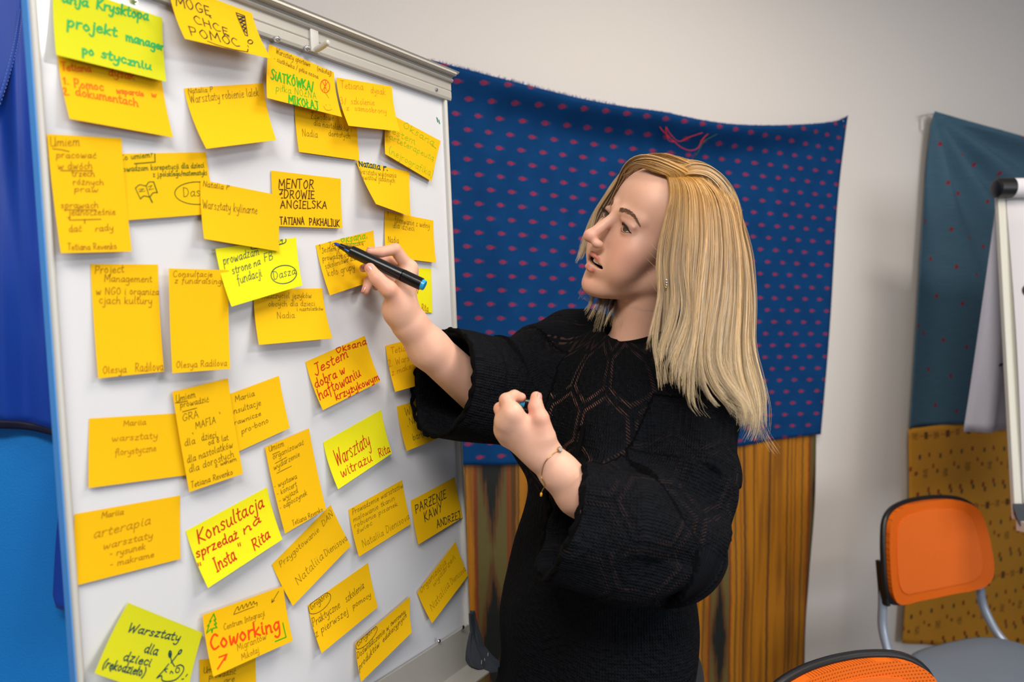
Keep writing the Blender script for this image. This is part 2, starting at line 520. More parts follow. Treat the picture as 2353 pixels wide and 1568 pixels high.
_D = {'ą': ('a', '~3.5,.1 3.2,-1 4.1,-1.5'), 'ę': ('e', '~2.6,.1 2.2,-1 3.2,-1.5'), 'ó': ('o', '2,5.2 2.9,6.3'), 'ż': ('z', '1.8,5.4 1.9,5.1'), 'ź': ('z', '1.6,5 2.5,6'), 'ń': ('n', '1.8,5 2.7,6'),
      'ś': ('s', '1.7,5 2.6,6'), 'ć': ('c', '1.9,5 2.8,6'), 'ł': ('l', '-.3,3.2 1.8,4.6'), 'Ę': ('E', '~3.2,.1 2.7,-1 3.7,-1.6'), 'Ó': ('O', '2.5,7.9 3.5,9'), 'Ż': ('Z', '1.9,8.2 2.6,8.3'),
      'Ł': ('L', '-.3,3 2,4.6'), 'Ń': ('N', '2.3,7.8 3.3,9'), 'Ą': ('A', '~4.4,0 4,-1 4.8,-1.5')}
GLYPH = {}


def _parse(s):
    out = []
    for st in s.split('|'):
        if not st: continue
        cur = st[0] == '~'
        pts = [tuple(float(c) for c in p.split(',')) for p in st.lstrip('~').split()]
        out.append([tuple(q) for q in catmull(pts, 4)] if cur and len(pts) > 2 else pts)
    return out


for _k, (_w, _s) in _G.items(): GLYPH[_k] = (_w, _parse(_s))
for _k, (_b, _s) in _D.items(): GLYPH[_k] = (GLYPH[_b][0], GLYPH[_b][1] + _parse(_s))

# zoomed views the measurements below were taken in: letter -> photo offset, at 650/2353 photo pixels per unit
OFF = {'A': (0, 0), 'B': (550, 0), 'C': (0, 300), 'D': (450, 350), 'E': (100, 580), 'F': (500, 650), 'G': (0, 860), 'H': (550, 900), 'I': (100, 1135), 'J': (550, 1135)}
ZS = 650 / 2353


def paper(name, col, rough=.75):
    m, nt, b = new_mat(name)
    g = NG(nt)
    tc = nt.nodes.new('ShaderNodeTexCoord')
    n = g.noise(tc.outputs['Object'], 900, 2)
    b.inputs['Roughness'].default_value = rough
    b.inputs['Specular IOR Level'].default_value = .2
    dk = tuple(c * .90 for c in col[:3]) + (1,)
    nt.links.new(g.mix(n, dk, col), b.inputs['Base Color'])
    tr = nt.nodes.new('ShaderNodeBsdfTranslucent'); tr.inputs[0].default_value = col
    mx = nt.nodes.new('ShaderNodeMixShader'); mx.inputs[0].default_value = .18
    nt.links.new(b.outputs[0], mx.inputs[1]); nt.links.new(tr.outputs[0], mx.inputs[2])
    nt.links.new(mx.outputs[0], nt.nodes['Material Output'].inputs[0])
    return m


PAPER = {'O': paper('orange_note_paper', (1.0, .58, .002, 1)), 'Y': paper('yellow_note_paper', (.92, .86, .010, 1)), 'G': paper('lime_note_paper', (.74, .74, .015, 1))}
INK = {k: plain('ink_' + k, srgb(*c), .6, spec=.2) for k, c in {
    'black': (22, 26, 28), 'teal': (0, 62, 66), 'pencil': (146, 98, 8), 'faint': (178, 122, 6), 'brown': (70, 36, 6), 'dark': (92, 66, 14), 'orange': (232, 104, 0), 'rust': (196, 104, 4),
    'green': (40, 165, 84), 'lime': (120, 176, 8), 'leaf': (20, 160, 10), 'olive': (62, 92, 10), 'red': (190, 26, 14), 'scarlet': (228, 70, 4)}.items()}


def homography(q):
    """photo quad TL TR BR BL -> unit square (u right, v down)"""
    A, bb = [], []
    for (x, y), (u, v) in zip(q, ((0, 0), (1, 0), (1, 1), (0, 1))):
        A.append([x, y, 1, 0, 0, 0, -u * x, -u * y]); bb.append(u)
        A.append([0, 0, 0, x, y, 1, -v * x, -v * y]); bb.append(v)
    h = np.linalg.solve(np.array(A, float), np.array(bb, float))
    return lambda x, y: ((h[0] * x + h[1] * y + h[2]) / (h[6] * x + h[7] * y + 1), (h[3] * x + h[4] * y + h[5]) / (h[6] * x + h[7] * y + 1))


def ribbon(mb, pts, wd, ev):
    """flat ink stroke along uv points; ev(u, v) -> (point, normal); sharp corners start a new ribbon"""
    P3 = [ev(*p) for p in pts]
    if len(P3) < 2: return
    run = [P3[0], P3[1]]
    for q in P3[2:]:
        a, b = run[-1][0] - run[-2][0], q[0] - run[-1][0]
        if a.length > 1e-9 and b.length > 1e-9 and a.angle(b) > .8:
            _strip(mb, run, wd); run = [run[-1], q]
        else: run.append(q)
    _strip(mb, run, wd)


def _strip(mb, P3, wd):
    vs, n = [], len(P3)
    for i in range(n):
        t = P3[min(i + 1, n - 1)][0] - P3[max(i - 1, 0)][0]
        if t.length < 1e-9: t = Vector((1e-6, 0, 0))
        t.normalize()
        side = P3[i][1].cross(t) * (wd / 2)
        p = P3[i][0]
        if i == 0: p = p - t * wd * .4
        if i == n - 1: p = p + t * wd * .4
        vs += [p + side, p - side]
    mb.add(vs, [(2 * i, 2 * i + 2, 2 * i + 3, 2 * i + 1) for i in range(n - 1)])


def sticky_note(kind, quad, lift, label, zone, items, base=.0008, curl=1.7, power=None):
    """quad: photo corners TL TR BR BL; lift: how far each corner stands off the board (metres)"""
    if len(lift) == 2: lift = (0, 0, lift[0], lift[1])
    corners = [bhit(x, y, base + l - .004) for (x, y), l in zip(quad, lift)]
    flat = [c - BN * (c - B0).dot(BN) for c in corners]
    hs = [base + l - .004 for l in lift]
    pw = power or curl

    def pos(u, v):
        f = flat[0] * (1 - u) * (1 - v) + flat[1] * u * (1 - v) + flat[2] * u * v + flat[3] * (1 - u) * v
        top = hs[0] * (1 - u) + hs[1] * u
        bot = hs[3] * (1 - u) + hs[2] * u
        wv = v ** pw
        # keep the silhouette of the sheet where its corners are: bend in-plane position with the same profile
        h = top + (bot - top) * wv
        return f + BN * h

    def ev(u, v, off=.00035):
        e = .004
        p = pos(u, v)
        du = pos(u + e, v) - pos(u - e, v); dv = pos(u, min(v + e, 1.02)) - pos(u, v - e if v > e else v)
        n = du.cross(dv).normalized()
        if n.dot(BN) < 0: n = -n
        return p + n * off, n

    c = (corners[0] + corners[1]) / 2
    root = tag(empty('sticky_note', c), label, 'sticky note', 'sticky notes on the whiteboard')
    nu, nv = 8, 12
    vs, fs = [], []
    for off in (0, -.00018):
        for j in range(nv + 1):
            for i in range(nu + 1):
                vs.append(ev(i / nu, j / nv, off)[0])
    k = (nu + 1) * (nv + 1)
    for j in range(nv):
        for i in range(nu):
            a = j * (nu + 1) + i
            fs += [(a, a + nu + 1, a + nu + 2, a + 1), (k + a, k + a + 1, k + a + nu + 2, k + a + nu + 1)]
    ring = [i for i in range(nu + 1)] + [j * (nu + 1) + nu for j in range(1, nv + 1)] + [nv * (nu + 1) + i for i in range(nu - 1, -1, -1)] + [j * (nu + 1) for j in range(nv - 1, 0, -1)]
    for a, b in zip(ring, ring[1:] + ring[:1]): fs.append((a, b, k + b, k + a))
    smooth_angle(mesh_obj('paper', vs, fs, PAPER[kind], root), 50)
    H = homography(quad)
    edge_l = math.dist(quad[0], quad[3])
    ox, oy = OFF[zone]
    uv = lambda x, y: H(ox + x * ZS, oy + y * ZS)
    mbs = {}
    r = random.Random(label)
    for it in items:
        if it[0] == 'T':
            _, ink, th, txt, x0, y0, x1, y1, hgt = it
            (ua, va), (ub, vb) = uv(x0, y0), uv(x1, y1)
            vh = hgt * ZS / edge_l / 7
            tot = sum(GLYPH[ch][0] + .5 for ch in txt) - .5
            du, dv = (ub - ua) / tot, (vb - va) / tot
            x = 0
            for ch in txt:
                wdt, strokes = GLYPH[ch]
                jy, js = r.uniform(-.25, .25), r.uniform(.93, 1.07)
                sl = r.uniform(.02, .14)
                for st in strokes:
                    pts = []
                    for gx, gy in st:
                        gx2 = x + gx + gy * sl + r.uniform(-.05, .05)
                        pts.append((ua + du * gx2, va + dv * gx2 - (gy * js + jy) * vh))
                    if max(q[0] for q in pts) < -.01 or min(q[0] for q in pts) > 1.01: continue
                    pts = [(min(max(a_, .004), .996), min(max(b_, .004), .996)) for a_, b_ in pts]
                    ribbon(mbs.setdefault(ink, MB()), pts, th * ZS * .00043, ev)
                x += wdt + .5
        else:                       # 'L': free line; 'S': smoothed line; 'E': ellipse
            if it[0] == 'E':
                _, ink, th, cx, cy, rx, ry, rot, a0, a1 = it
                cr, sr = math.cos(math.radians(rot)), math.sin(math.radians(rot))
                pts = []
                for k_ in range(33):
                    an = math.radians(a0 + (a1 - a0) * k_ / 32)
                    ex, ey = rx * math.cos(an), ry * math.sin(an)
                    pts.append((cx + ex * cr - ey * sr, cy + ex * sr + ey * cr))
            else:
                _, ink, th, raw = it
                pts = [(raw[i], raw[i + 1]) for i in range(0, len(raw), 2)]
                if it[0] == 'S': pts = catmull(pts, 5)
            q = [uv(*p) for p in pts]
            q = [(min(max(a_, .004), .996), min(max(b_, .004), .996)) for a_, b_ in q]
            ribbon(mbs.setdefault(ink, MB()), q, th * ZS * .00043, ev)
    for ink, mb in mbs.items():
        tag(mb.build('writing', INK[ink], root), kind='stuff')
    return root


def T(ink, th, *lines):
    if th <= 10: th = th * .72
    return [('T', ink, th) + l for l in lines]


N = sticky_note
N('G', [(121, -45), (373, 41), (382, 188), (129, 126)], (.010, .012), 'large lime note with green project manager lettering, top corner of the board', 'A',
  T('green', 17, ('anja', 520, 15, 745, 55, 80), ('Krysktopa', 810, 72, 1240, 172, 95), ('projekt', 565, 220, 985, 302, 95), ('manager', 1060, 335, 1370, 418, 85), ('po', 690, 448, 790, 468, 80), ('styczniu', 850, 478, 1262, 582, 85)), base=.003)
N('O', [(130, 112), (371, 178), (398, 316), (160, 273)], (.012, .016), 'orange note with faint orange writing tucked under the lime note', 'A',
  T('orange', 12, ('Tetiana', 520, 580, 775, 600, 70), ('dysak', 915, 628, 1130, 662, 70), ('1.', 535, 695, 585, 700, 55), ('Pomoc', 630, 722, 880, 752, 75), ('wsparcie', 985, 772, 1210, 800, 55), ('w', 1270, 800, 1312, 808, 50),
    ('2.', 535, 785, 590, 790, 60), ('dokumentach', 640, 790, 1165, 885, 80)), base=.001)
N('O', [(386, -42), (579, 30), (623, 135), (425, 89)], (.020, .028), 'orange note with MOGĘ CHCĘ POMÓC and a hatched exclamation mark', 'A',
  T('black', 11, ('MOGĘ', 1482, 30, 1800, 128, 92), ('CHCĘ', 1650, 178, 1945, 290, 80), ('POMÓC', 1600, 292, 2030, 392, 92)) +
  [('L', 'black', 11, [1750, 345, 1820, 375, 1900, 400, 1985, 422, 2080, 436, 2086, 410]), ('L', 'black', 10, [1985, 105, 2050, 130, 2085, 290, 2068, 285, 1985, 105]), ('L', 'black', 14, [1995, 125, 2050, 140, 2010, 155, 2055, 165, 2025, 180, 2060, 195, 2040, 215, 2068, 225, 2055, 245, 2076, 265]),
   ('E', 'black', 12, 2105, 342, 18, 18, 0, 0, 360), ('L', 'black', 9, [2085, 375, 2090, 392])], base=.012)
N('O', [(423, 203), (605, 191), (635, 322), (474, 342)], (.020, .026), 'orange note about workshops making dolls, two thin lines at its top', 'A',
  T('dark', 7, ('Natalia P', 1570, 780, 1775, 766, 46), ('Warsztaty robienie lalek', 1600, 865, 2165, 802, 78)))
N('O', [(108, 308), (279, 318), (303, 578), (140, 582)], (.008, .012), 'tall orange note with many blurred brown lines beside the board\'s pale rim', 'C',
  T('pencil', 8, ('Umiem', 420, 137, 660, 132, 78), ('pracować', 470, 232, 800, 236, 58), ('w dwóch', 485, 327, 770, 327, 62), ('trzech', 600, 390, 790, 390, 55), ('różnych', 610, 460, 865, 460, 55), ('praw', 620, 520, 820, 520, 50),
    ('sprawach', 510, 655, 820, 650, 55), ('jednocześnie', 575, 715, 965, 710, 62), ('dać', 575, 850, 680, 846, 62), ('rady', 790, 846, 945, 836, 58), ('Tetiana Revenko', 560, 997, 970, 990, 58)) +
  [('L', 'pencil', 8, [440, 155, 510, 162, 575, 178]), ('L', 'pencil', 8, [510, 340, 770, 342]), ('L', 'pencil', 8, [540, 668, 800, 668]), ('L', 'pencil', 8, [580, 725, 583, 752, 840, 745]), ('L', 'pencil', 8, [705, 745, 705, 780])], base=.004)
N('O', [(241, 354), (473, 350), (496, 491), (269, 508)], (.005, .006), 'orange note with a drawn open book and a circled signature', 'C',
  T('olive', 9, ('Co umiem?', 1000, 252, 1265, 218, 48), ('prowadzam korepetycji dla dzieci', 975, 345, 1700, 308, 50), ('z j.polskiego/matematyki', 1270, 386, 1725, 370, 45), ('Dasza', 1520, 552, 1760, 540, 85)) +
  [('L', 'olive', 10, [1115, 276, 1200, 270, 1285, 262, 1280, 195]), ('E', 'olive', 9, 1640, 522, 190, 94, 0, 0, 360),
   ('S', 'olive', 9, [1125, 480, 1160, 452, 1210, 460, 1235, 430, 1275, 428]), ('L', 'olive', 9, [1125, 480, 1165, 570]), ('S', 'olive', 10, [1165, 570, 1195, 545, 1240, 552, 1270, 520, 1305, 518]), ('L', 'olive', 12, [1275, 428, 1305, 518]), ('L', 'olive', 8, [1212, 460, 1238, 552]),
   ('L', 'olive', 14, [1240, 552, 1262, 598]), ('L', 'olive', 5, [1150, 490, 1195, 485, 1155, 510, 1205, 505]), ('L', 'olive', 5, [1228, 470, 1262, 455, 1235, 495, 1275, 485])], base=.002)
N('O', [(461, 413), (646, 450), (641, 578), (469, 549)], (.010, .014), 'orange note about culinary workshops overlapping the book drawing note', 'D',
  T('dark', 7, ('Natalia P', 60, 287, 270, 317, 50), ('Warsztaty kylinarne', 65, 476, 510, 522, 76)), base=.005)
N('Y', [(495, 572), (681, 546), (695, 656), (532, 705)], (.012, .018), 'yellow note headed marketing in dark green with a circled signature', 'D',
  T('teal', 9, ('marketing', 508, 782, 735, 742, 58), ('prowadzam', 250, 950, 555, 855, 78), ('strone', 330, 1027, 495, 970, 72), ('na', 515, 962, 570, 940, 68), ('FB', 600, 920, 672, 893, 75), ('fundacji', 375, 1108, 580, 1036, 82), ('Dasza', 672, 1066, 842, 1018, 82)) +
  [('S', 'teal', 10, [495, 752, 484, 780, 490, 806, 560, 795, 740, 762, 757, 720]), ('E', 'teal', 10, 750, 1022, 99, 72, -12, 0, 375)], base=.010)
N('O', [(623, 392), (783, 411), (787, 525), (632, 520)], (.006, .006), 'orange note reading MENTOR ZDROWIE ANGIELSKA in brown capitals', 'D',
  T('brown', 12, ('MENTOR', 690, 300, 985, 306, 78), ('ZDROWIE', 690, 386, 995, 391, 72), ('ANGIELSKA', 705, 470, 1095, 471, 66), ('TATIANA', 700, 601, 905, 604, 62), ('PAKHALIUK', 945, 607, 1195, 620, 62)), base=.002)
N('O', [(619, 102), (767, 166), (786, 269), (613.5, 225)], (.016, .016), 'orange sports workshop note with bold green lettering, red ball and smiley', 'B',
  T('dark', 6, ('Warsztaty sportowe', 315, 440, 610, 558, 46), ('(mikołaj)', 665, 586, 772, 625, 44), ('- siatkówka / piłka nożna', 300, 488, 680, 648, 40)) +
  T('leaf', 17, ('SiATKÓWKA/', 275, 640, 650, 752, 84), ('MIKOŁAJ', 430, 864, 682, 920, 78)) + T('leaf', 8, ('piłka NOŻNA', 320, 745, 670, 818, 62)) +
  [('E', 'scarlet', 10, 732, 707, 33, 52, -8, 0, 360), ('L', 'scarlet', 7, [712, 670, 752, 745]), ('L', 'scarlet', 7, [752, 670, 712, 745]), ('L', 'scarlet', 7, [735, 656, 730, 760]), ('L', 'dark', 5, [740, 765, 762, 805]),
   ('S', 'rust', 7, [723, 880, 735, 910, 760, 918, 782, 905]), ('L', 'rust', 6, [740, 862, 742, 868]), ('L', 'rust', 6, [768, 865, 770, 871])], base=.006)
N('O', [(773, 178), (901, 199), (919, 302), (801, 289)], (.018, .024), 'orange note with thin rust self-defence training writing near the clamp rail', 'B',
  T('rust', 6, ('Tetiana', 855, 735, 1040, 752, 62), ('dysak', 1100, 776, 1225, 792, 60), ('3/', 860, 866, 912, 870, 56), ('szkolenie', 945, 870, 1140, 880, 55), ('z', 905, 920, 930, 922, 46), ('samoobrony', 975, 925, 1238, 950, 50)), base=.006)
N('O', [(676, 235), (819, 257), (826, 369), (687, 349)], (.006, .008), 'orange vocational note half tucked under the sports note', 'B',
  T('dark', 6, ('Zawodowe', 590, 985, 778, 1006, 52), ('dla nastolatków i', 615, 1045, 935, 1102, 50), ('dorosłych', 735, 1132, 922, 1156, 52), ('Nadia', 525, 1136, 648, 1146, 62)), base=.001)
N('O', [(888, 257), (1012.7, 324), (992, 417), (885, 354)], (.006, .012), 'orange note slanting beside the board edge with lime art therapy writing', 'B',
  T('lime', 9, ('Oksana', 1345, 1056, 1610, 1222, 58), ('Jestem', 1232, 1100, 1448, 1208, 55), ('arteterapeutą', 1248, 1164, 1612, 1350, 52), ('(nejrografika)', 1240, 1272, 1605, 1482, 58)) + [('L', 'lime', 9, [1590, 1212, 1632, 1242])], base=.002)
N('O', [(819, 369), (941, 395), (944, 498), (864, 469)], (0, 0, .014, .034), 'orange note with a curled corner and bold dark first line', 'D',
  T('teal', 15, ('Natalia P.', 1370, 133, 1575, 168, 66)) + T('dark', 5, ('Warsztaty wykonania', 1392, 212, 1655, 240, 52), ('kwiatów jadalnych', 1420, 262, 1648, 290, 50)), base=.003, curl=1.3)
N('O', [(884, 485), (996, 507), (1002, 604), (886, 590)], (.008, .006), 'orange note about felting wool for children behind the raised index finger', 'D',
  T('dark', 6, ('1', 1588, 528, 1606, 528, 36), ('filcowanie z wełny', 1655, 580, 1948, 632, 52), ('dla dzieci', 1640, 626, 1822, 652, 50), ('Nadia', 1600, 750, 1692, 756, 58)), base=.001)
N('O', [(726, 564), (858, 530), (875, 640), (758, 679)], (.012, .012), 'orange note the marker tip is writing on, green underlined heading', 'D',
  T('lime', 12, ('Oksana', 1205, 756, 1415, 722, 62)) + T('dark', 6, ('1. Ja', 1025, 816, 1170, 786, 48), ('Jestem psycholoszką', 1055, 846, 1400, 775, 46), ('prowadzę cykle', 1065, 915, 1330, 872, 48), ('szkoleniowe dla', 1088, 982, 1340, 905, 50), ('koło grupy', 1110, 1045, 1332, 985, 62)) +
  [('L', 'lime', 10, [1238, 766, 1330, 762, 1415, 744]), ('L', 'lime', 9, [1425, 705, 1428, 725])])
N('Y', [(903, 612), (991, 618), (994, 719), (906, 715)], (.002, .002), 'bright yellow note with red lettering partly hidden by the writing hand', 'D',
  T('red', 9, ('W', 1815, 1180, 1852, 1177, 52), ('Rita', 1875, 1320, 1932, 1326, 62)))
N('O', [(583, 665), (741, 663), (764, 778), (595, 793)], (.018, .016), 'orange language teacher note below the marketing note', 'F',
  T('dark', 6, ('nauczyciel języków', 375, 127, 790, 122, 50), ('obcych dla dzieci', 430, 190, 822, 186, 48), ('i nastolatków', 670, 228, 892, 222, 36), ('Nadia', 505, 292, 655, 286, 58)), base=.002)
N('O', [(208, 607), (363, 608), (377, 854), (226, 870)], (.010, .008), 'tall orange project management note beside the consultation note', 'E',
  T('pencil', 8, ('Project', 425, 180, 670, 168, 68), ('Management', 505, 250, 905, 250, 62), ('w NGO i organiza', 440, 356, 965, 358, 62), ('cjach kultury', 465, 432, 910, 436, 66), ('Olesya', 490, 1012, 690, 1000, 62), ('Radilova', 760, 997, 998, 985, 78)))
N('O', [(388, 617), (526, 621), (529, 848), (396, 858)], (.010, .007), 'tall orange fundraising consultation note over the yellow marketing note', 'E',
  T('pencil', 8, ('Consultacje', 1075, 206, 1405, 206, 48), ('z fundraisingu', 1090, 262, 1515, 268, 52), ('Olesya Radilova', 1100, 966, 1525, 946, 58)), base=.014)
N('O', [(702, 832), (838, 772), (874, 877), (742, 943)], (.012, .016), 'orange embroidery note with thick red handwriting', 'F',
  T('red', 13, ('Oksana', 985, 590, 1245, 510, 62), ('Jestem', 820, 770, 1092, 622, 88), ('dobra w', 825, 880, 1072, 752, 78), ('haftowaniu', 855, 978, 1198, 778, 88), ('krzyżykowym', 985, 982, 1348, 806, 62)))
N('O', [(886, 795), (983, 769), (1005, 874), (908, 901)], (.010, .012), 'orange make-up workshop note half hidden under the bare forearm', 'F',
  T('rust', 7, ('Tetiana', 1445, 590, 1630, 556, 52), ('2. Warsztaty', 1430, 702, 1720, 612, 56), ('z make-upu', 1455, 775, 1720, 672, 52)))
N('O', [(912, 934.5), (1011, 905), (1034, 997), (934.5, 1037)], (.008, .012), 'orange note with black capitals cut off by the black sleeve', 'F',
  T('black', 8, ('WARSZTATY', 1565, 1106, 1915, 1005, 74), ('Neorografika', 1605, 1182, 1890, 1085, 56), ('barbarossa', 1630, 1312, 1860, 1236, 60)) + [('L', 'black', 8, [1590, 1190, 1594, 1193])])
N('Y', [(743, 1017), (876, 942), (901, 1042), (777, 1125)], (.012, .018), 'yellow stained glass workshop note with red writing in mid-board', 'H',
  T('red', 11, ('Warsztaty', 825, 632, 1105, 448, 130), ('witrażu', 860, 722, 1112, 578, 84), ('Rita', 1170, 552, 1257, 503, 78)))
N('O', [(205, 962), (409, 950), (431, 1092), (204, 1122)], (.004, .005), 'wide orange floristry note partly under the tall game note', 'G',
  T('faint', 9, ('Mariia', 1025, 426, 1215, 412, 50), ('warsztaty', 930, 546, 1312, 522, 58), ('florystyczne', 955, 666, 1300, 626, 58)))
N('O', [(396, 901), (524, 870), (558.5, 1089), (435, 1131.5)], (.008, .006), 'tall orange note listing the mafia game for children and adults', 'G',
  T('dark', 7, ('Umiem', 1465, 236, 1625, 192, 58), ('prowadzić', 1500, 282, 1740, 232, 52), ('GRA', 1520, 396, 1658, 360, 62), ('MAFIA', 1630, 462, 1800, 410, 58), ('dla', 1540, 605, 1630, 582, 65), ('dzieci', 1680, 560, 1805, 528, 62), ('od 8 lat', 1735, 596, 1905, 550, 50),
    ('dla nastolatków', 1560, 745, 1942, 612, 60), ('dla dorosłych', 1575, 826, 1950, 692, 62), ('z winem', 1790, 780, 1970, 722, 36), ('Tetiana Revenko', 1590, 950, 1938, 836, 52)) +
  [('L', 'dark', 7, [1460, 240, 1500, 238, 1560, 225]), ('L', 'dark', 7, [1520, 316, 1638, 284]), ('L', 'dark', 6, [1828, 320, 1834, 332]), ('L', 'dark', 6, [1604, 490, 1610, 502])], base=.006)
N('O', [(509, 913), (641, 864), (666, 984), (535, 1044)], (.007, .005), 'orange legal advice note tucked behind the tall game note', 'E',
  T('dark', 7, ('Mariia', 1595, 1246, 1760, 1192, 48), ('konsultacje', 1525, 1368, 1815, 1268, 52), ('prawnicze', 1560, 1450, 1815, 1356, 42), ('pro-bono', 1650, 1512, 1878, 1414, 50)), base=.002)
N('O', [(609, 1028.5), (710, 985), (749.5, 1171), (655, 1227)], (.010, .012), 'tall orange note listing exhibition, concert, trip and rest', 'H',
  T('dark', 6, ('Umiem', 250, 506, 375, 454, 56), ('organizować', 285, 572, 542, 440, 48), ('wydarzenie', 295, 662, 512, 540, 48), ('- wystawa', 300, 818, 490, 726, 46), ('- koncert', 325, 878, 488, 792, 46), ('- wyjazd', 340, 938, 497, 842, 46), ('- odpoczynek', 345, 998, 572, 862, 46), ('Tetiana Revenko', 445, 1120, 697, 1000, 46)) +
  [('L', 'dark', 6, [280, 526, 340, 500]), ('L', 'dark', 6, [305, 602, 400, 550]), ('L', 'dark', 6, [320, 686, 440, 625])], base=.004)
N('O', [(171, 1182), (414, 1139), (415, 1285), (172, 1347)], (.004, .004), 'wide orange art therapy note near the lower rim of the board', 'I',
  T('faint', 10, ('Mariia', 480, 206, 665, 172, 50), ('arterapia', 415, 378, 892, 252, 80), ('warsztaty', 495, 466, 912, 366, 58), ('- rysunek', 550, 530, 848, 460, 56), ('- makrame', 550, 616, 918, 526, 52)))
N('Y', [(427, 1221), (613.5, 1120), (649, 1240), (478, 1352)], (.014, .020), 'yellow sales consultation note with large red handwriting', 'I',
  T('red', 14, ('Konsultacja', 1305, 432, 1848, 113, 122), ('sprzedaż', 1290, 548, 1642, 376, 84), ('na', 1680, 348, 1825, 240, 78), ('Insta', 1450, 657, 1618, 548, 112), ('Rita', 1760, 475, 1895, 368, 92)) +
  [('L', 'red', 11, [1300, 588, 1306, 610]), ('L', 'red', 11, [1318, 584, 1323, 606]), ('L', 'red', 11, [1634, 420, 1638, 444]), ('L', 'red', 11, [1650, 414, 1653, 440])])
N('O', [(624.6, 1298), (760, 1161), (806, 1254.6), (673, 1393)], (.008, .010), 'orange note about preparing dishes, tilted steeply in spaced letters', 'J',
  T('dark', 6, ('Przygotowanie', 345, 620, 665, 318, 48), ('DAŃ', 695, 280, 785, 182, 50), ('Nataliia', 485, 768, 702, 545, 68), ('Dienisova', 715, 530, 905, 385, 60)))
N('O', [(801, 1172), (924, 1103.6), (944, 1205), (825, 1280)], (.006, .012), 'orange note about painting fabric and decorating Easter eggs', 'H',
  T('dark', 6, ('Prowadzenie warsztatów', 945, 1030, 1365, 798, 48), ('malowanie tkanin', 955, 1092, 1297, 904, 44), ('robienie pisanek', 965, 1142, 1322, 950, 42), ('świec', 985, 1192, 1112, 1110, 40), ('Nataliia Dienisova', 1030, 1306, 1418, 1060, 60)))
N('O', [(943.6, 1151), (1045, 1097.5), (1063, 1189.5), (961.6, 1252)], (.006, .008), 'orange note reading PARZENIE KAWY in bold black capitals', 'H',
  T('black', 12, ('PARZENIE', 1470, 1017, 1727, 880, 74), ('KAWY', 1545, 1087, 1692, 990, 80), ('ANDRZEJ', 1645, 1138, 1842, 1050, 64)))
N('O', [(707, 1392), (846, 1294), (868, 1396), (739, 1502)], (.008, .014), 'orange first aid training note with a circled name on top', 'J',
  T('dark', 8, ('Grigorii', 600, 975, 748, 855, 58), ('Praktyczne', 625, 1122, 852, 950, 68), ('szkolenia', 900, 912, 1047, 790, 66), ('z pierwszej', 645, 1206, 917, 1000, 60), ('pomocy', 955, 962, 1102, 858, 48)) + [('E', 'dark', 7, 672, 915, 118, 62, -42, 0, 370)])
N('O', [(817, 1479), (943, 1371), (946, 1454), (830, 1568)], (.014, .012), 'orange note about educational products just above the pen tray', 'J',
  T('dark', 8, ('Grigorii', 985, 1282, 1148, 1118, 50), ('Doświadczenie w', 990, 1387, 1262, 1130, 56), ('tworzeniu', 1275, 1107, 1392, 1000, 44), ('produktów', 1005, 1478, 1182, 1270, 56), ('edukacyjnych', 1210, 1242, 1402, 1035, 48)) + [('E', 'dark', 7, 1065, 1200, 130, 46, -47, 0, 370)], base=.006)
N('O', [(959, 1361.5), (1047, 1245.5), (1075.7, 1323), (993, 1433)], (.008, .012), 'orange event organisation note at the lower board edge by the bracket', 'J',
  T('pencil', 7, ('Organizacja', 1510, 838, 1722, 590, 48), ('wydarzeń', 1620, 788, 1802, 545, 44), ('Nataliia', 1605, 988, 1752, 780, 58), ('Dienisova', 1765, 768, 1888, 640, 48)), base=.004)
N('O', [(466, 1414), (651, 1347), (673, 1473), (490, 1556)], (.012, .016), 'orange note with Coworking in large scarlet letters and a green fir tree', 'I',
  T('scarlet', 21, ('Coworking', 1400, 1312, 1975, 1132, 125)) + T('pencil', 7, ('Centrum Integracji', 1510, 1140, 1852, 1018, 52), ('Migrantów', 1620, 1312, 1862, 1210, 58), ('Mikołaj', 1650, 1387, 1797, 1320, 50)) +
  [('S', 'dark', 7, [1590, 1005, 1618, 940, 1632, 972, 1655, 925, 1668, 958, 1690, 915, 1702, 945, 1722, 900, 1736, 930, 1752, 895, 1762, 920, 1780, 905, 1782, 935]), ('L', 'dark', 6, [1590, 1008, 1760, 940]), ('L', 'dark', 7, [1958, 812, 1905, 908, 1928, 890]), ('L', 'dark', 7, [1905, 908, 1906, 878]),
   ('L', 'leaf', 11, [1418, 1000, 1440, 1050, 1425, 1052, 1448, 1085, 1430, 1088, 1452, 1118, 1418, 1125, 1412, 1160, 1405, 1128, 1366, 1165, 1385, 1100, 1372, 1105, 1400, 1062, 1388, 1065, 1418, 1000]),
   ('L', 'leaf', 12, [1998, 1078, 2020, 1195, 1930, 1232]), ('L', 'scarlet', 18, [1452, 1460, 1530, 1345]), ('L', 'scarlet', 16, [1468, 1365, 1532, 1340, 1515, 1388])], base=.008)
N('O', [(458, 1517), (587, 1505), (592, 1640), (462, 1660)], (.004, .004), 'orange note peeking out below the scarlet Coworking note', 'I',
  T('dark', 7, ('Umiem', 1330, 1498, 1480, 1470, 55), ('prowadzić', 1375, 1545, 1600, 1500, 50), ('gre', 1500, 1580, 1590, 1560, 50)), base=.001)
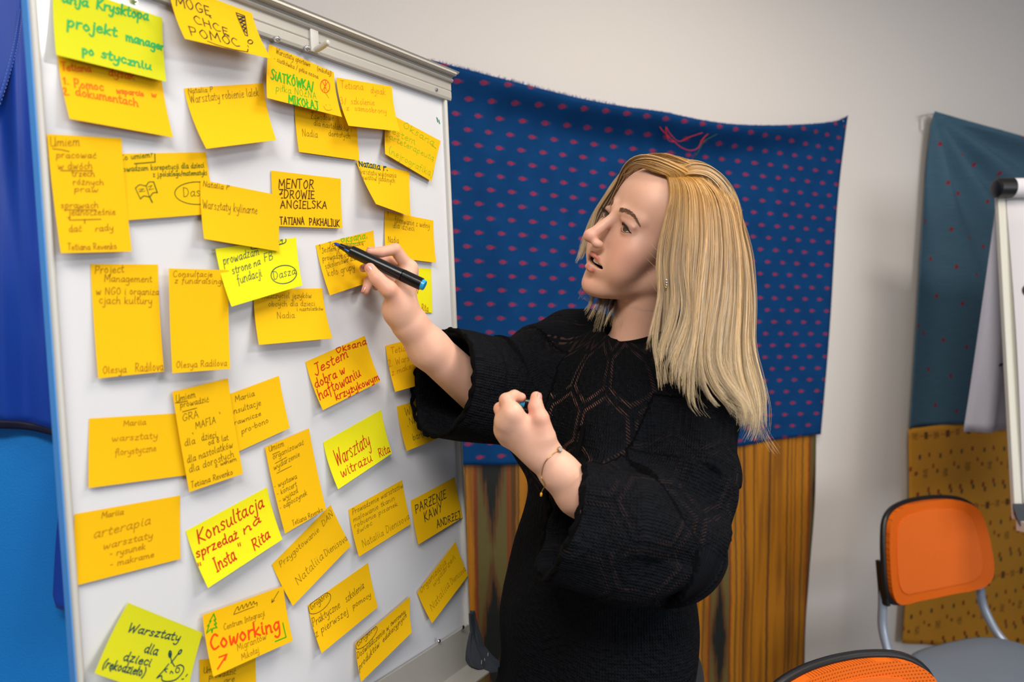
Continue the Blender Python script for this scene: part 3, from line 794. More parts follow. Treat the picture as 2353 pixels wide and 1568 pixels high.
N('G', [(295, 1386), (466, 1455), (426, 1621), (217, 1548)], (.014, .016), 'lime children\'s craft workshop note with a green palette drawing', 'I',
  T('teal', 12, ('Warsztaty', 705, 1130, 1135, 1216, 80), ('dla', 840, 1302, 952, 1328, 84), ('dzieci', 665, 1370, 892, 1422, 80), ('(rękodzieło)', 490, 1440, 835, 1512, 78)) +
  [('S', 'teal', 12, [1115, 1420, 1150, 1408, 1178, 1430, 1165, 1475, 1110, 1530, 1040, 1550, 990, 1540, 985, 1500, 945, 1520, 1000, 1460, 1050, 1400]), ('E', 'teal', 10, 1125, 1452, 16, 22, 20, 0, 360), ('L', 'teal', 11, [1100, 1420, 1075, 1380, 1060, 1310]), ('E', 'teal', 14, 1062, 1318, 10, 26, 0, 0, 360),
   ('L', 'teal', 12, [1070, 1390, 1135, 1310]), ('E', 'teal', 14, 1145, 1302, 9, 20, 35, 0, 360), ('S', 'teal', 10, [1030, 1470, 1015, 1450, 1040, 1440]), ('S', 'teal', 10, [1060, 1480, 1070, 1460, 1085, 1478]), ('L', 'teal', 11, [1160, 1530, 1175, 1525]), ('L', 'teal', 11, [1195, 1505, 1208, 1488])], base=.006)
# ================================================================ cloths on the wall
def coons(top, right, bottom, left, nu, nv):
    """photo outline curves (top and bottom left to right, sides top to bottom) -> grid of photo points"""
    def rs(pts, n):
        c = catmull(pts, 10)
        L = [0]
        for a, b in zip(c, c[1:]): L.append(L[-1] + math.dist(a, b))
        out = []
        for k in range(n + 1):
            d = L[-1] * k / n
            i = 0
            while i < len(L) - 2 and L[i + 1] < d: i += 1
            f = (d - L[i]) / max(1e-9, L[i + 1] - L[i])
            out.append(np.array(c[i]) * (1 - f) + np.array(c[i + 1]) * f)
        return out
    T_, B_, L_, R_ = rs(top, nu), rs(bottom, nu), rs(left, nv), rs(right, nv)
    g = []
    for j in range(nv + 1):
        v = j / nv
        row = []
        for i in range(nu + 1):
            u = i / nu
            p = (1 - v) * T_[i] + v * B_[i] + (1 - u) * L_[j] + u * R_[j] - ((1 - u) * (1 - v) * T_[0] + u * (1 - v) * T_[-1] + (1 - u) * v * B_[0] + u * v * B_[-1])
            row.append(p)
        g.append(row)
    return g


def cloth(name, grid, outf, mat, thick=.0016, parent=None):
    nv, nu = len(grid) - 1, len(grid[0]) - 1
    o0 = outf(.5, .5)
    vs, uvs = [], []
    for off in (0, -thick):
        for j, row in enumerate(grid):
            for i, p in enumerate(row):
                u, v = i / nu, j / nv
                # the outline was measured on a plane parallel to the wall; depth relief is added along the wall's normal
                h = wall_hit(p[0], p[1], .02)
                vs.append(h + WN * (outf(u, v) - .02 + off))
                q = h - W0
                uvs.append((q.dot(WD), h.z))
    k = (nu + 1) * (nv + 1)
    fs = []
    for j in range(nv):
        for i in range(nu):
            a = j * (nu + 1) + i
            fs += [(a, a + nu + 1, a + nu + 2, a + 1), (k + a, k + a + 1, k + a + nu + 2, k + a + nu + 1)]
    ring = [i for i in range(nu + 1)] + [j * (nu + 1) + nu for j in range(1, nv + 1)] + [nv * (nu + 1) + i for i in range(nu - 1, -1, -1)] + [j * (nu + 1) for j in range(nv - 1, 0, -1)]
    for a, b in zip(ring, ring[1:] + ring[:1]): fs.append((a, b, k + b, k + a))
    o = mesh_obj(name, vs, fs, mat, parent)
    lay = o.data.uv_layers.new(name='UVMap')
    for lp in o.data.loops: lay.data[lp.index].uv = uvs[lp.vertex_index]
    return o


def weave(nt, g, b, uv, scale=900, strength=.25):
    vx = nt.nodes.new('ShaderNodeTexWave'); vx.inputs['Scale'].default_value = scale / 6.28; vx.bands_direction = 'DIAGONAL'
    nt.links.new(uv, vx.inputs['Vector'])
    g.bump(vx.outputs['Fac'], strength, .0006, b)


# blue cloth with woven red darts
m, nt, b = new_mat('blue_woven_cloth')
g = NG(nt)
uv, ux, uy = g.uv()
PX, PY = .0640, .0780
wob = g.noise(uv, 6, 2)
ux2 = g.add(g.div(ux, PX), g.mul(g.sub(wob, .5), .35)); uy2 = g.add(g.div(uy, PY), g.mul(ux, .35))
row = g.floor(g.mul(uy2, 2))
shift = g.mul(g.frac(g.mul(row, .5)), 1.0)
cx = g.sub(g.frac(g.add(ux2, shift)), .5)
cy = g.sub(g.frac(g.mul(uy2, 2)), .5)
ell = g.add(g.m('POWER', g.div(g.abs(g.add(cx, .02)), .155), 2.0), g.m('POWER', g.div(g.abs(cy), .15), 2.0))
body = g.sub(1.0, g.soft(ell, .7, 1.15))
prong = g.soft(g.m('SINE', g.add(g.mul(cy, 46.0), 1.57)), -.55, .15)              # three prongs on the open end
left = g.soft(cx, .06, -.06)
body = g.mul(body, g.sub(1.0, g.mul(g.mul(left, .7), g.sub(1.0, prong))))
streak = g.soft(g.noise(g.comb(g.mul(ux, 60), g.mul(uy, 1400)), 1.0, 1), .35, .55)
tail = g.mul(g.mul(g.soft(g.abs(cy), .13, .03), g.mul(g.soft(cx, .08, .14), g.soft(cx, .30, .14))), .30)
msk = g.m('ADD', g.mul(body, g.add(.62, g.mul(streak, .38))), tail, clamp=True)
tone = g.noise(uv, 14, 3)
basec = g.mix(tone, srgb(2, 50, 98), srgb(8, 68, 124))
nt.links.new(g.mix(msk, basec, srgb(158, 44, 70)), b.inputs['Base Color'])
b.inputs['Roughness'].default_value = .85; b.inputs['Specular IOR Level'].default_value = .15
weave(nt, g, b, uv, 2600, .3)
M_bluecloth = m

top = [(985, 137), (1035, 158), (1100, 181), (1200, 212), (1300, 240), (1400, 260), (1490, 272), (1560, 286), (1650, 297), (1750, 297), (1850, 290), (1920, 279), (1951, 265)]
rgt = [(1951, 265), (1946, 300), (1925, 480), (1906, 760), (1885, 998)]
bot = [(1000, 1076), (1065, 1069), (1180, 1068), (1400, 1060), (1690, 1027), (1780, 1012), (1885, 998)]
lft = [(985, 137), (990, 500), (1000, 1076)]
gb = coons(top, rgt, bot, lft, 110, 90)


def blue_out(u, v):
    flop = .085 * math.sin(math.pi * min(1, u * 1.02)) ** .6 * math.exp(-(v / .055) ** 2)
    wave = .006 * math.sin(u * 9 + v * 2.5) * v + .004 * math.sin(u * 23 + 3 * v + 1)
    fold = .010 * math.exp(-((u - .10 - .17 * v) / .03) ** 2) * math.exp(-((v - .45) / .35) ** 2)
    pin = .016
    return pin + flop + wave * (1 - math.exp(-v * 6)) + fold + .008 * v


BLUE = empty('wall_hanging', wall_hit(1450, 665, .0))
tag(BLUE, 'blue woven cloth with rows of red darts pinned behind the writing person', 'cloth')
cloth('woven_cloth', gb, blue_out, M_bluecloth, parent=BLUE)
# fraying along the upper edge
M_fray = plain('blue_thread', srgb(10, 70, 160), .9)
M_redthread = plain('red_thread', srgb(190, 30, 46), .8)
M_greenthread = plain('green_thread', srgb(40, 84, 64), .8)
mb = MB()
r_ = random.Random(3)
for k in range(900):
    u = r_.random()
    i = min(int(u * 110), 109)
    p = gb[0][i] * (1 - (u * 110 - i)) + gb[0][i + 1] * (u * 110 - i)
    q = wall_hit(p[0], p[1], .02) + WN * (blue_out(u, 0) - .02)
    ln = r_.uniform(.002, .0075) * (1.2 if u < .42 else .5)
    d = (Vector((0, 0, 1)) * r_.uniform(.2, 1) + WD * r_.uniform(-.7, .9) + WN * r_.uniform(-.3, .6)).normalized()
    mb.tube([q - Vector((0, 0, .001)), q + d * ln * .5 + WD * r_.uniform(-.001, .001), q + d * ln], [.0005, .0004, .0002], 3, cap=False)
tag(mb.build('frayed_edge', M_fray, BLUE), kind='stuff')
mb = MB()
for k in range(160):                            # short fringe along the right and lower selvage
    v = r_.random(); j = min(int(v * 90), 89)
    p = gb[j][-1]
    q = wall_hit(p[0], p[1], .02) + WN * (blue_out(1, v) - .02)
    mb.tube([q, q + WD * r_.uniform(.0005, .003) + Vector((0, 0, r_.uniform(-.002, .002)))], [.0004, .0002], 3, cap=False)
tag(mb.build('selvage_fringe', plain('pale_blue_thread', srgb(90, 140, 196), .9), BLUE), kind='stuff')


def thread(px, mat, rad=.0011, out=.068, nm='thread'):
    c = catmull([tuple(wall_hit(x, y, out + o)) for x, y, o in px], 6)
    MB().tube(c, rad, 6).build(nm, mat, BLUE, True)


thread([(1488, 271, -.004), (1508, 282, .004), (1522, 300, .004), (1540, 318, .006), (1548, 326, .006), (1536, 322, .008), (1530, 300, .008), (1532, 287, .006)], M_redthread)
thread([(1530, 290, .004), (1540, 308, .008), (1560, 325, .008), (1585, 315, .008), (1612, 306, .006), (1640, 296, .002), (1690, 296, -.010)], M_redthread)
thread([(1548, 324, .006), (1564, 338, .008), (1585, 346, .006), (1604, 340, .006), (1616, 318, .005), (1640, 300, .002), (1672, 294, -.006)], M_redthread, .0013)
thread([(1672, 294, -.006), (1645, 310, .006), (1618, 325, .008), (1606, 346, .008), (1598, 360, .004), (1594, 378, -.02)], M_greenthread)
thread([(1598, 352, .004), (1590, 366, -.01), (1583, 372, -.02)], M_redthread, .0007)
thread([(1492, 270, -.004), (1486, 266, 0), (1494, 263, .002), (1502, 268, .002), (1500, 276, 0), (1510, 284, .002)], plain('grey_thread', srgb(120, 120, 118), .7), .0007)
pin = wall_hit(1936, 279, .018)
MB().lathe(pin, WN, [(-.01, .0006), (.002, .0007), (.002, .003), (.004, .0028), (.0045, .001)], 10).build('pin', M_chrome, BLUE)

# mustard ikat cloth hanging below the blue one
m, nt, b = new_mat('ikat_cloth')
g = NG(nt)
uv, ux, uy = g.uv()
jag = g.mul(g.sub(g.noise(g.comb(g.mul(ux, 260), g.mul(uy, 6)), 1.0, 3), .5), 1.0)
jx = g.add(ux, g.mul(g.sub(g.noise(g.comb(g.mul(ux, 8), g.mul(uy, 40)), 1.0, 3), .5), .006))
gold = g.mix(g.noise(g.comb(g.mul(ux, 120), g.mul(uy, 5)), 1.0, 3), srgb(158, 94, 8), srgb(198, 130, 22))
fold_shade = g.soft(g.noise(g.comb(g.mul(ux, 26), g.mul(uy, 1.6)), 1.0, 3), .46, .66)
gold = g.mix(g.mul(fold_shade, .6), gold, srgb(98, 56, 14))  # broad brown stripes paint fold shading into the gold
for c_, w_ in ((wall_s(1700, 1250)[0], .004), (wall_s(1722, 1250)[0], .003), (wall_s(1760, 1250)[0], .005), (wall_s(1800, 1250)[0], .003), (wall_s(1095, 1250)[0], .005), (wall_s(1176, 1250)[0], .010)):
    gold = g.mix(g.mul(g.sub(1.0, g.soft(g.abs(g.sub(jx, c_)), w_ * .6, w_ * 1.3)), .8), gold, srgb(58, 38, 22))
col = gold
IK = [wall_s(1128, 1200)[0], wall_s(1395, 1200)[0], wall_s(1643, 1300)[0], wall_s(1872, 1300)[0]]
for k, c in enumerate(IK):
    d = g.abs(g.sub(jx, c))
    hw = .046 if k != 2 else .034
    band = g.sub(1.0, g.soft(d, hw * .95, hw * 1.05))
    tri = g.abs(g.sub(g.frac(g.add(g.div(uy, .52), .13 * k + .06)), .5))      # 0..0.5 along the length
    edge = g.mul(g.soft(d, hw * .92, hw * 1.0), g.sub(1.0, g.soft(d, hw * 1.15, hw * 1.25)))
    olive = g.mix(tri, srgb(104, 92, 46), srgb(84, 70, 34))
    col = g.mix(band, col, olive)
    halo = g.sub(1.0, g.soft(g.sub(d, g.mul(g.add(tri, g.mul(jag, .5)), hw * 1.7)), -.002, .006))
    col = g.mix(g.mul(halo, g.mul(band, .7)), col, srgb(92, 40, 16))
    spin = g.sub(1.0, g.soft(g.sub(d, g.mul(g.sub(g.add(tri, g.mul(jag, .55)), .14), hw * 1.9)), -.003, .003))
    col = g.mix(g.mul(spin, band), col, srgb(22, 26, 20))
    col = g.mix(g.mul(edge, .85), col, srgb(118, 46, 20))
    for off, wd, cc in ((hw * 1.75, .0032, srgb(60, 58, 30)), (hw * 2.4, .0022, srgb(110, 56, 22)), (hw * 2.75, .0014, srgb(70, 48, 30))):
        ln = g.sub(1.0, g.soft(g.abs(g.sub(d, off)), wd * .7, wd * 1.3))
        col = g.mix(g.mul(ln, .8), col, cc)
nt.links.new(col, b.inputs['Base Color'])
b.inputs['Roughness'].default_value = .55; b.inputs['Specular IOR Level'].default_value = .35
weave(nt, g, b, uv, 2200, .2)
M_ikat = m
gy = coons([(1000, 1040), (1180, 1030), (1500, 1010), (1882, 985)], [(1882, 985), (1876, 1150), (1862, 1330), (1852, 1480), (1856, 1700)],
           [(1010, 1830), (1300, 1800), (1600, 1750), (1856, 1700)], [(1000, 1040), (1010, 1830)], 100, 60)
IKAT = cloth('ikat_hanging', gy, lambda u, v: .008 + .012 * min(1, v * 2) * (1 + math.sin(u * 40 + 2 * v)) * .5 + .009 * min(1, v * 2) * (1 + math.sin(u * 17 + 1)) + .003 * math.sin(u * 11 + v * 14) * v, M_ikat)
tag(IKAT, 'mustard ikat cloth with dark spindle stripes hanging below the blue cloth', 'cloth')

# teal cloth with red squares, pinned by one corner
m, nt, b = new_mat('teal_cloth')
g = NG(nt)
uv, ux, uy = g.uv()
tone = g.noise(g.comb(g.mul(ux, 14), g.mul(uy, 300)), 1.0, 2)
cx = g.div(ux, .105); cy = g.div(uy, .135)
rw = g.floor(cy)
fx = g.frac(g.add(cx, g.mul(rw, .37))); fy = g.frac(g.add(cy, g.mul(g.floor(cx), .21)))
sq = g.mul(g.lt(g.abs(g.sub(fx, .5)), .060), g.lt(g.abs(g.sub(fy, .5)), .052))
nt.links.new(g.mix(g.mul(sq, .9), g.mix(tone, srgb(56, 88, 108), srgb(80, 112, 132)), srgb(140, 26, 34)), b.inputs['Base Color'])
b.inputs['Roughness'].default_value = .8; b.inputs['Specular IOR Level'].default_value = .2
weave(nt, g, b, uv, 2000, .3)
gt = coons([(2140, 258), (2200, 283), (2280, 312), (2360, 333), (2500, 350), (2650, 340)], [(2650, 340), (2640, 980)], [(2082, 984), (2200, 974), (2353, 985), (2640, 980)],
           [(2140, 258), (2128, 320), (2105, 600), (2082, 984)], 90, 70)


def teal_out(u, v):
    ang = math.atan2(v * 1.25 + .001, u + .001)
    r = math.hypot(u, v * 1.25)
    return .035 + .030 * math.cos(ang * 15) * min(1, r * 4) * math.exp(-r * 1.1) + .03 * math.exp(-(v / .1) ** 2) * min(1, u * 3) + .005 * math.sin(u * 30 + v * 3) * v


TEAL = empty('wall_hanging', wall_hit(2250, 650, 0))
tag(TEAL, 'teal cloth with small red squares pinned behind the blank flipchart', 'cloth')
cloth('teal_cloth', gt, teal_out, m, parent=TEAL)
p0 = wall_hit(2141, 262, .04)
MB().tube([wall_hit(2118, 266, .0), wall_hit(2120, 266, .03), p0, p0 + WD * .012], .0016, 8).build('hook', M_chrome, TEAL, True)
MB().tube([wall_hit(2119, 268, .012), wall_hit(2119, 300, .012)], .003, 6).build('hook_tape', M_wall, TEAL)

# mustard cloth with little squares and figures
m, nt, b = new_mat('mustard_cloth')
g = NG(nt)
uv, ux, uy = g.uv()
wv = g.mul(g.sub(g.noise(uv, 5, 2), .5), .03)
cx = g.div(g.add(ux, wv), .118); cy = g.div(g.add(uy, wv), .300)
fx = g.frac(cx); fy = g.frac(cy)
col = g.mix(g.noise(g.comb(g.mul(ux, 200), g.mul(uy, 200)), 1.0, 2), srgb(186, 124, 30), srgb(212, 150, 46))


def sq_(x, y, w_, h_, c, amt=.9, rag=0):
    global col
    k = g.mul(g.lt(g.abs(g.sub(fx, x)), w_), g.lt(g.abs(g.sub(fy, y)), h_))
    if rag: k = g.mul(k, g.soft(g.noise(uv, 160, 2), .42, .55))
    col = g.mix(g.mul(k, amt), col, c)


DK = srgb(46, 40, 34); RD = srgb(128, 26, 18); GN = srgb(44, 54, 44)
sq_(.5, .20, .09, .048, srgb(72, 46, 28)); sq_(.5, .20, .32, .008, srgb(140, 60, 24), .7)
sq_(.98, .20, .09, .045, srgb(92, 44, 24), .8, 1); sq_(.02, .20, .09, .045, srgb(92, 44, 24), .8, 1)
sq_(.25, .48, .055, .030, RD); sq_(.34, .42, .055, .030, GN); sq_(.75, .52, .055, .030, RD); sq_(.82, .46, .05, .028, GN)
sq_(.52, .72, .11, .055, srgb(84, 52, 24), .75, 1); sq_(.12, .74, .06, .022, srgb(90, 40, 24), .8); sq_(.9, .80, .05, .028, RD, .8); sq_(.22, .93, .05, .03, GN); sq_(.68, .95, .05, .03, RD)
nt.links.new(col, b.inputs['Base Color'])
b.inputs['Roughness'].default_value = .7; b.inputs['Specular IOR Level'].default_value = .25
weave(nt, g, b, uv, 2000, .2)
gm = coons([(2082, 984), (2200, 974), (2353, 985), (2640, 980)], [(2640, 980), (2630, 1500)], [(2066, 1475), (2200, 1440), (2353, 1400), (2630, 1300)], [(2082, 984), (2082, 1150), (2076, 1330), (2066, 1475)], 60, 40)
MUST = cloth('mustard_hanging', gm, lambda u, v: .030 + .004 * math.sin(u * 20 + v * 2) + .002 * math.sin(u * 47), m)
tag(MUST, 'mustard cloth printed with small dark squares behind the orange chair', 'cloth')

# dark blue banner on the blue wall, left of the board
m, nt, b = new_mat('banner_cloth')
g = NG(nt)
uv, ux, uy = g.uv()
nt.links.new(g.mix(g.noise(g.comb(g.mul(ux, 20), g.mul(uy, 4)), 1.0, 3), srgb(0, 58, 176), srgb(10, 84, 205)), b.inputs['Base Color'])
b.inputs['Roughness'].default_value = .45
b.inputs['Sheen Weight'].default_value = .2
M_banner = m
M_navy = plain('navy_trim', srgb(6, 8, 48), .6)
BAN = empty('banner', wall_hit(-40, 500, 0))
tag(BAN, 'dark blue banner with navy hem on the blue wall beside the board', 'banner')
gb2 = coons([(-420, -160), (60, -160), (200, -160)], [(200, -160), (200, 1005)], [(-420, 915), (0, 962), (125, 983), (200, 998)], [(-420, -160), (-420, 915)], 60, 50)
cloth('banner_cloth', gb2, lambda u, v: .03 + .010 * math.sin(u * 26 + v * 3) + .008 * math.sin(u * 55 - v * 6) * (1 - v * .6), M_banner, parent=BAN)
gh = coons([(-420, 912), (0, 960), (125, 982), (200, 996)], [(200, 996), (200, 1006)], [(-420, 938), (0, 982), (125, 998), (200, 1010)], [(-420, 912), (-420, 938)], 40, 3)
cloth('navy_hem', gh, lambda u, v: .036 + .010 * math.sin(u * 26 + v * .3 + 3) + .004, M_navy, .004, BAN)
# overlapping flap with a double stitched seam
gf = coons([(-300, -150), (66, -150)], [(66, -150), (57, 40), (40, 150), (0, 270), (-60, 400)], [(-300, 600), (-60, 400)], [(-300, -150), (-300, 600)], 30, 40)
cloth('banner_flap', gf, lambda u, v: .055 + .006 * math.sin(u * 9 + v * 4), M_banner, parent=BAN)
M_stitch = plain('pale_stitch', srgb(120, 150, 220), .8)
mbs = MB()
for off in (0, 9):
    c = catmull([(55 - off, 20), (48 - off, 60), (36 - off, 120), (14 - off, 200), (-14 - off, 280)], 20)
    for k in range(0, len(c) - 1, 2):
        a, b_ = c[k], c[k + 1]
        mbs.tube([wall_hit(a[0], a[1], .0645), wall_hit(b_[0], b_[1], .0645)], .0007, 4)
tag(mbs.build('stitching', M_stitch, BAN), kind='stuff')
# lower corner of a second banner peeping out beside the rim
gl = coons([(190, 820), (330, 830)], [(330, 830), (340, 1450)], [(131, 1352), (140, 1376), (160, 1388), (340, 1450)], [(190, 820), (172, 1000), (142, 1180), (131, 1352)], 24, 36)
FL = cloth('banner_corner', gl, lambda u, v: .040 + .012 * math.sin(u * 5 + 1) + .01 * v, M_banner)
tag(FL, 'rounded corner of a dark blue banner low behind the board rim', 'banner')
# ================================================================ second flipchart at the photo's right edge
M_paperw = plain('flipchart_paper', srgb(228, 226, 232), .8, spec=.2)
M_papershade = plain('shaded_paper', srgb(206, 206, 222), .85, spec=.2)  # darker lavender copy of the pad paper, shade put into its colour
M_rimw = plain('cream_rim', srgb(214, 212, 200), .4)
FC_TL = P(2293, 452, 2.0); FC_BL = P(2333, 1195, 1.925)
fx_ = Vector((1, 0, 0)); fv = (FC_TL - FC_BL).normalized(); fn = fx_.cross(fv).normalized()
if fn.y > 0: fn = -fn
hgt = (FC_TL - FC_BL).length
FC = empty('flipchart', Vector((FC_BL.x + .35, FC_BL.y + .25, 0)))
tag(FC, 'blank white flipchart with black-capped clamp tube at the picture\'s edge', 'flipchart')
MB().bevel_box(FC_BL - fn * .016, fx_ * .68, fv * hgt, fn * .016, .003).build('board_panel', M_rimw, FC)
o_ = FC_BL + fx_ * .028 + fn * .002
mbp = MB()
for k in range(13):
    t = k / 12
    bulge = .010 * math.sin(math.pi * t) + .004
    a = FC_BL + fx_ * .022 + fv * (hgt * (.99 - .97 * t)) + fn * bulge
    mbp.v += [tuple(a), tuple(a + fx_ * .64)]
mbp.f = [(2 * k, 2 * k + 2, 2 * k + 3, 2 * k + 1) for k in range(12)]
po = mbp.build('paper_pad', M_paperw, FC, True)
md = po.modifiers.new('thickness', 'SOLIDIFY'); md.thickness = .004
tc = P(2322, 432, 1.985)
MB().lathe(tc, fx_, [(0, .026), (.002, .0275), (.66, .0275), (.662, .026)], 28).build('clamp_tube', M_paperw, FC, True)
tcap = P(2286, 432, 1.985)
cap = MB().lathe(tcap, fx_, [(0, .018), (.002, .024), (.006, .028), (.040, .0290), (.046, .0290)], 28).build('end_cap', M_black, FC)
smooth_angle(cap, 30)
# dark pen tray bracket
bq = P(2326, 1158, 1.92)
smq = [bq, bq + Vector((.025, 0, 0)), bq + Vector((.032, -.02, -.022)), bq + Vector((.050, -.05, -.050)), bq + Vector((.046, -.055, -.058)), bq + Vector((.010, -.02, -.056)), bq + Vector((.006, 0, -.030))]
MB().prism(smq, (.05, .0, 0)).build('tray_bracket', M_dark, FC)
MB().bevel_box(FC_BL + fn * .0 - fv * .03, fx_ * .68, fv * .03, fn * .06, .003).build('pen_tray', M_rimw, FC)
mg = P(2362, 668, 1.965)
MB().lathe(mg, fn, [(0, .017), (.006, .017), (.008, .013)], 24).build('magnet', M_black, FC)
colx = FC_BL.x + .52
MB().tube([Vector((colx, FC_TL.y + .03, FC_TL.z - .25)), Vector((colx, FC_BL.y + .06, .03))], .018, 14).build('column', M_steel, FC, True)
MB().lathe((colx, FC_BL.y + .06, 0), (0, 0, 1), [(0, .24), (.012, .24), (.022, .20), (.03, .03)], 36).build('base', M_steel, FC, True)
# sheets thrown over the back
q = [P(2290, 462, 2.045), P(2205, 990, 2.17)]
vs, fs = [], []
nu_, nv_ = 24, 24
for j in range(nv_ + 1):
    t = j / nv_
    for i in range(nu_ + 1):
        s = i / nu_
        p = q[0] * (1 - t) + q[1] * t + Vector((.62, 0, 0)) * s
        fold = .035 * math.exp(-((s - .02 - .10 * t) / .05) ** 2) * t + .02 * math.sin(s * 9 + t * 2) * t
        p = p + Vector((0, -fold, -.004 * s))
        vs.append(p)
for j in range(nv_):
    for i in range(nu_):
        a = j * (nu_ + 1) + i
        fs.append((a, a + nu_ + 1, a + nu_ + 2, a + 1))
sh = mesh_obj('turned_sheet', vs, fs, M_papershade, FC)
md = sh.modifiers.new('thickness', 'SOLIDIFY'); md.thickness = .001
cl = P(2293, 842, 2.11)
MB().bevel_box(cl, (.012, 0, .004), (0, -.006, 0), (0, 0, .006), .0015).build('clip', M_black, FC)

# ================================================================ orange chairs
m, nt, b = new_mat('orange_mesh_fabric')
g = NG(nt)
uv, ux, uy = g.uv()
sx = g.div(ux, .0064); sy = g.div(uy, .0058)
sh_ = g.mul(g.frac(g.mul(g.floor(sy), .5)), 1.0)
dx_ = g.sub(g.frac(g.add(sx, sh_)), .5); dy_ = g.sub(g.frac(sy), .5)
dd = g.m('SQRT', g.add(g.mul(dx_, dx_), g.mul(dy_, dy_)))
hole = g.sub(1.0, g.soft(dd, .16, .34))
nt.links.new(g.mix(g.mul(hole, .6), srgb(226, 102, 4), srgb(120, 42, 0)), b.inputs['Base Color'])
g.bump(g.sub(1.0, hole), .5, .001, b)
b.inputs['Roughness'].default_value = .6; b.inputs['Specular IOR Level'].default_value = .3
M_omesh = m
M_opad = plain('orange_pad_fabric', srgb(226, 102, 8), .7, bump=.4, bscale=700)
M_seat = plain('grey_blue_seat', srgb(110, 122, 136), .7, bump=.3, bscale=500)
M_tube = plain('silver_tube', srgb(150, 160, 176), .35, .35)
HALF = [(0, .0), (.10, .004), (.165, .014), (.196, .040), (.205, .080), (.202, .140), (.195, .190), (.178, .240), (.138, .266), (.07, .276), (0, .278)]
OUTL = catmull(HALF, 4)
OUTL = [(x, z) for x, z in OUTL] + [(-x, z) for x, z in OUTL[-2:0:-1]]


def back_y(x, z, lean=.16):
    return .11 * (x / .2) ** 2 * -.30 + lean * z          # hugs the sitter, leans back; forward is -y


def dome(name, scale, off, thick, mat, parent, rings=10, cz=.146, crown=0):
    vs, fs = [], []
    n = len(OUTL)
    rows = [(k / rings) for k in range(1, rings + 1)]
    def ring(f, dy):
        out = []
        for x, z in OUTL:
            X, Z = x * f * scale, cz + (z - cz) * f * scale
            out.append((X, back_y(X, Z) + off + dy - crown * (1 - f * f), .59 + Z))
        return out
    for f in rows: vs += ring(f, 0)
    for f in rows[::-1]: vs += ring(f, thick)
    nr = 2 * rings
    for r in range(nr - 1):
        for k in range(n): fs.append((r * n + k, r * n + (k + 1) % n, (r + 1) * n + (k + 1) % n, (r + 1) * n + k))
    fs.append(tuple(range(n))[::-1]); fs.append(tuple(range((nr - 1) * n, nr * n)))
    o = mesh_obj(name, vs, fs, mat, parent, True, False)
    lay = o.data.uv_layers.new(name='UVMap')
    for lp in o.data.loops:
        co = o.data.vertices[lp.vertex_index].co
        lay.data[lp.index].uv = (co.x, co.z)
    smooth_angle(o, 60)
    return o


def local_obj(mb, name, mat, parent, smooth=True):
    return mesh_obj(name, mb.v, mb.f, mat, parent, smooth, False)


def make_chair(label):
    root = tag(empty('office_chair'), label, 'chair', 'orange mesh-backed chairs')
    bk = dome('backrest', 1.0, .222, .014, M_omesh, root)
    dome('back_pad', .82, .2195, .008, M_opad, bk, crown=.002)
    fr = MB().tube([(x * 1.012, back_y(x, z) + .243, .59 + .146 + (z - .146) * 1.012) for x, z in OUTL], .0085, 8, closed=True)
    local_obj(fr, 'back_frame', M_black, bk)
    for s in (-1, 1):
        strip = MB().bevel_box((s * .200 - .006, back_y(.2, .05) + .236, .600), (.014, 0, 0), (0, .030, 0), (0, .018, .12), .003)
        local_obj(strip, 'back_clip', M_black, bk)
    # seat: rounded cushion
    vs, fs = [], []
    n = 40
    pr = [(.90, .474), (.985, .466), (1.0, .452), (.99, .436), (.94, .428)]
    top = []
    for f, z in [(0.35, .474), (.65, .477)] + pr:
        for k in range(n):
            a = 2 * math.pi * k / n
            c, s_ = math.cos(a), math.sin(a)
            X = .225 * math.copysign(abs(c) ** .55, c); Y = .215 * math.copysign(abs(s_) ** .55, s_)
            vs.append((X * f, Y * f - .02, z - (.012 if Y < -.15 else 0) * f))
    nr = 7
    for r in range(nr - 1):
        for k in range(n): fs.append((r * n + k, r * n + (k + 1) % n, (r + 1) * n + (k + 1) % n, (r + 1) * n + k))
    fs.append(tuple(range(n))[::-1]); fs.append(tuple(range((nr - 1) * n, nr * n)))
    st = mesh_obj('seat', vs, fs, M_seat, root, True, False)
    pan = MB().bevel_box((-.205, -.215, .415), (.41, 0, 0), (0, .39, 0), (0, 0, .016), .006)
    local_obj(pan, 'seat_pan', M_black, st, False)
    for s in (-1, 1):
        up = catmull([(s * .190, .245, .70), (s * .196, .236, .60), (s * .205, .222, .52), (s * .215, .165, .445), (s * .222, .06, .425), (s * .226, -.16, .425), (s * .232, -.215, .400), (s * .240, -.235, .33), (s * .250, -.26, .012)], 5)
        local_obj(MB().tube(up, .0125, 12), 'frame_tube', M_tube, root)
        rear = catmull([(s * .226, -.05, .415), (s * .232, .08, .30), (s * .245, .26, .012)], 5)
        local_obj(MB().tube(rear, .0115, 12), 'leg', M_tube, root)
        for yy in (-.26, .26):
            local_obj(MB().lathe((s * (.250 if yy < 0 else .245), yy, 0), (0, 0, 1), [(0, .016), (.014, .015), (.018, .012)], 12), 'foot_cap', M_black, root)
    local_obj(MB().tube([(-.222, .02, .418), (.222, .02, .418)], .010, 10), 'crossbar', M_tube, root)
    return root


def copy_tree(o, parent=None):
    c = o.copy(); COL.objects.link(c); c.parent = parent
    for ch in o.children: copy_tree(ch, c)
    return c


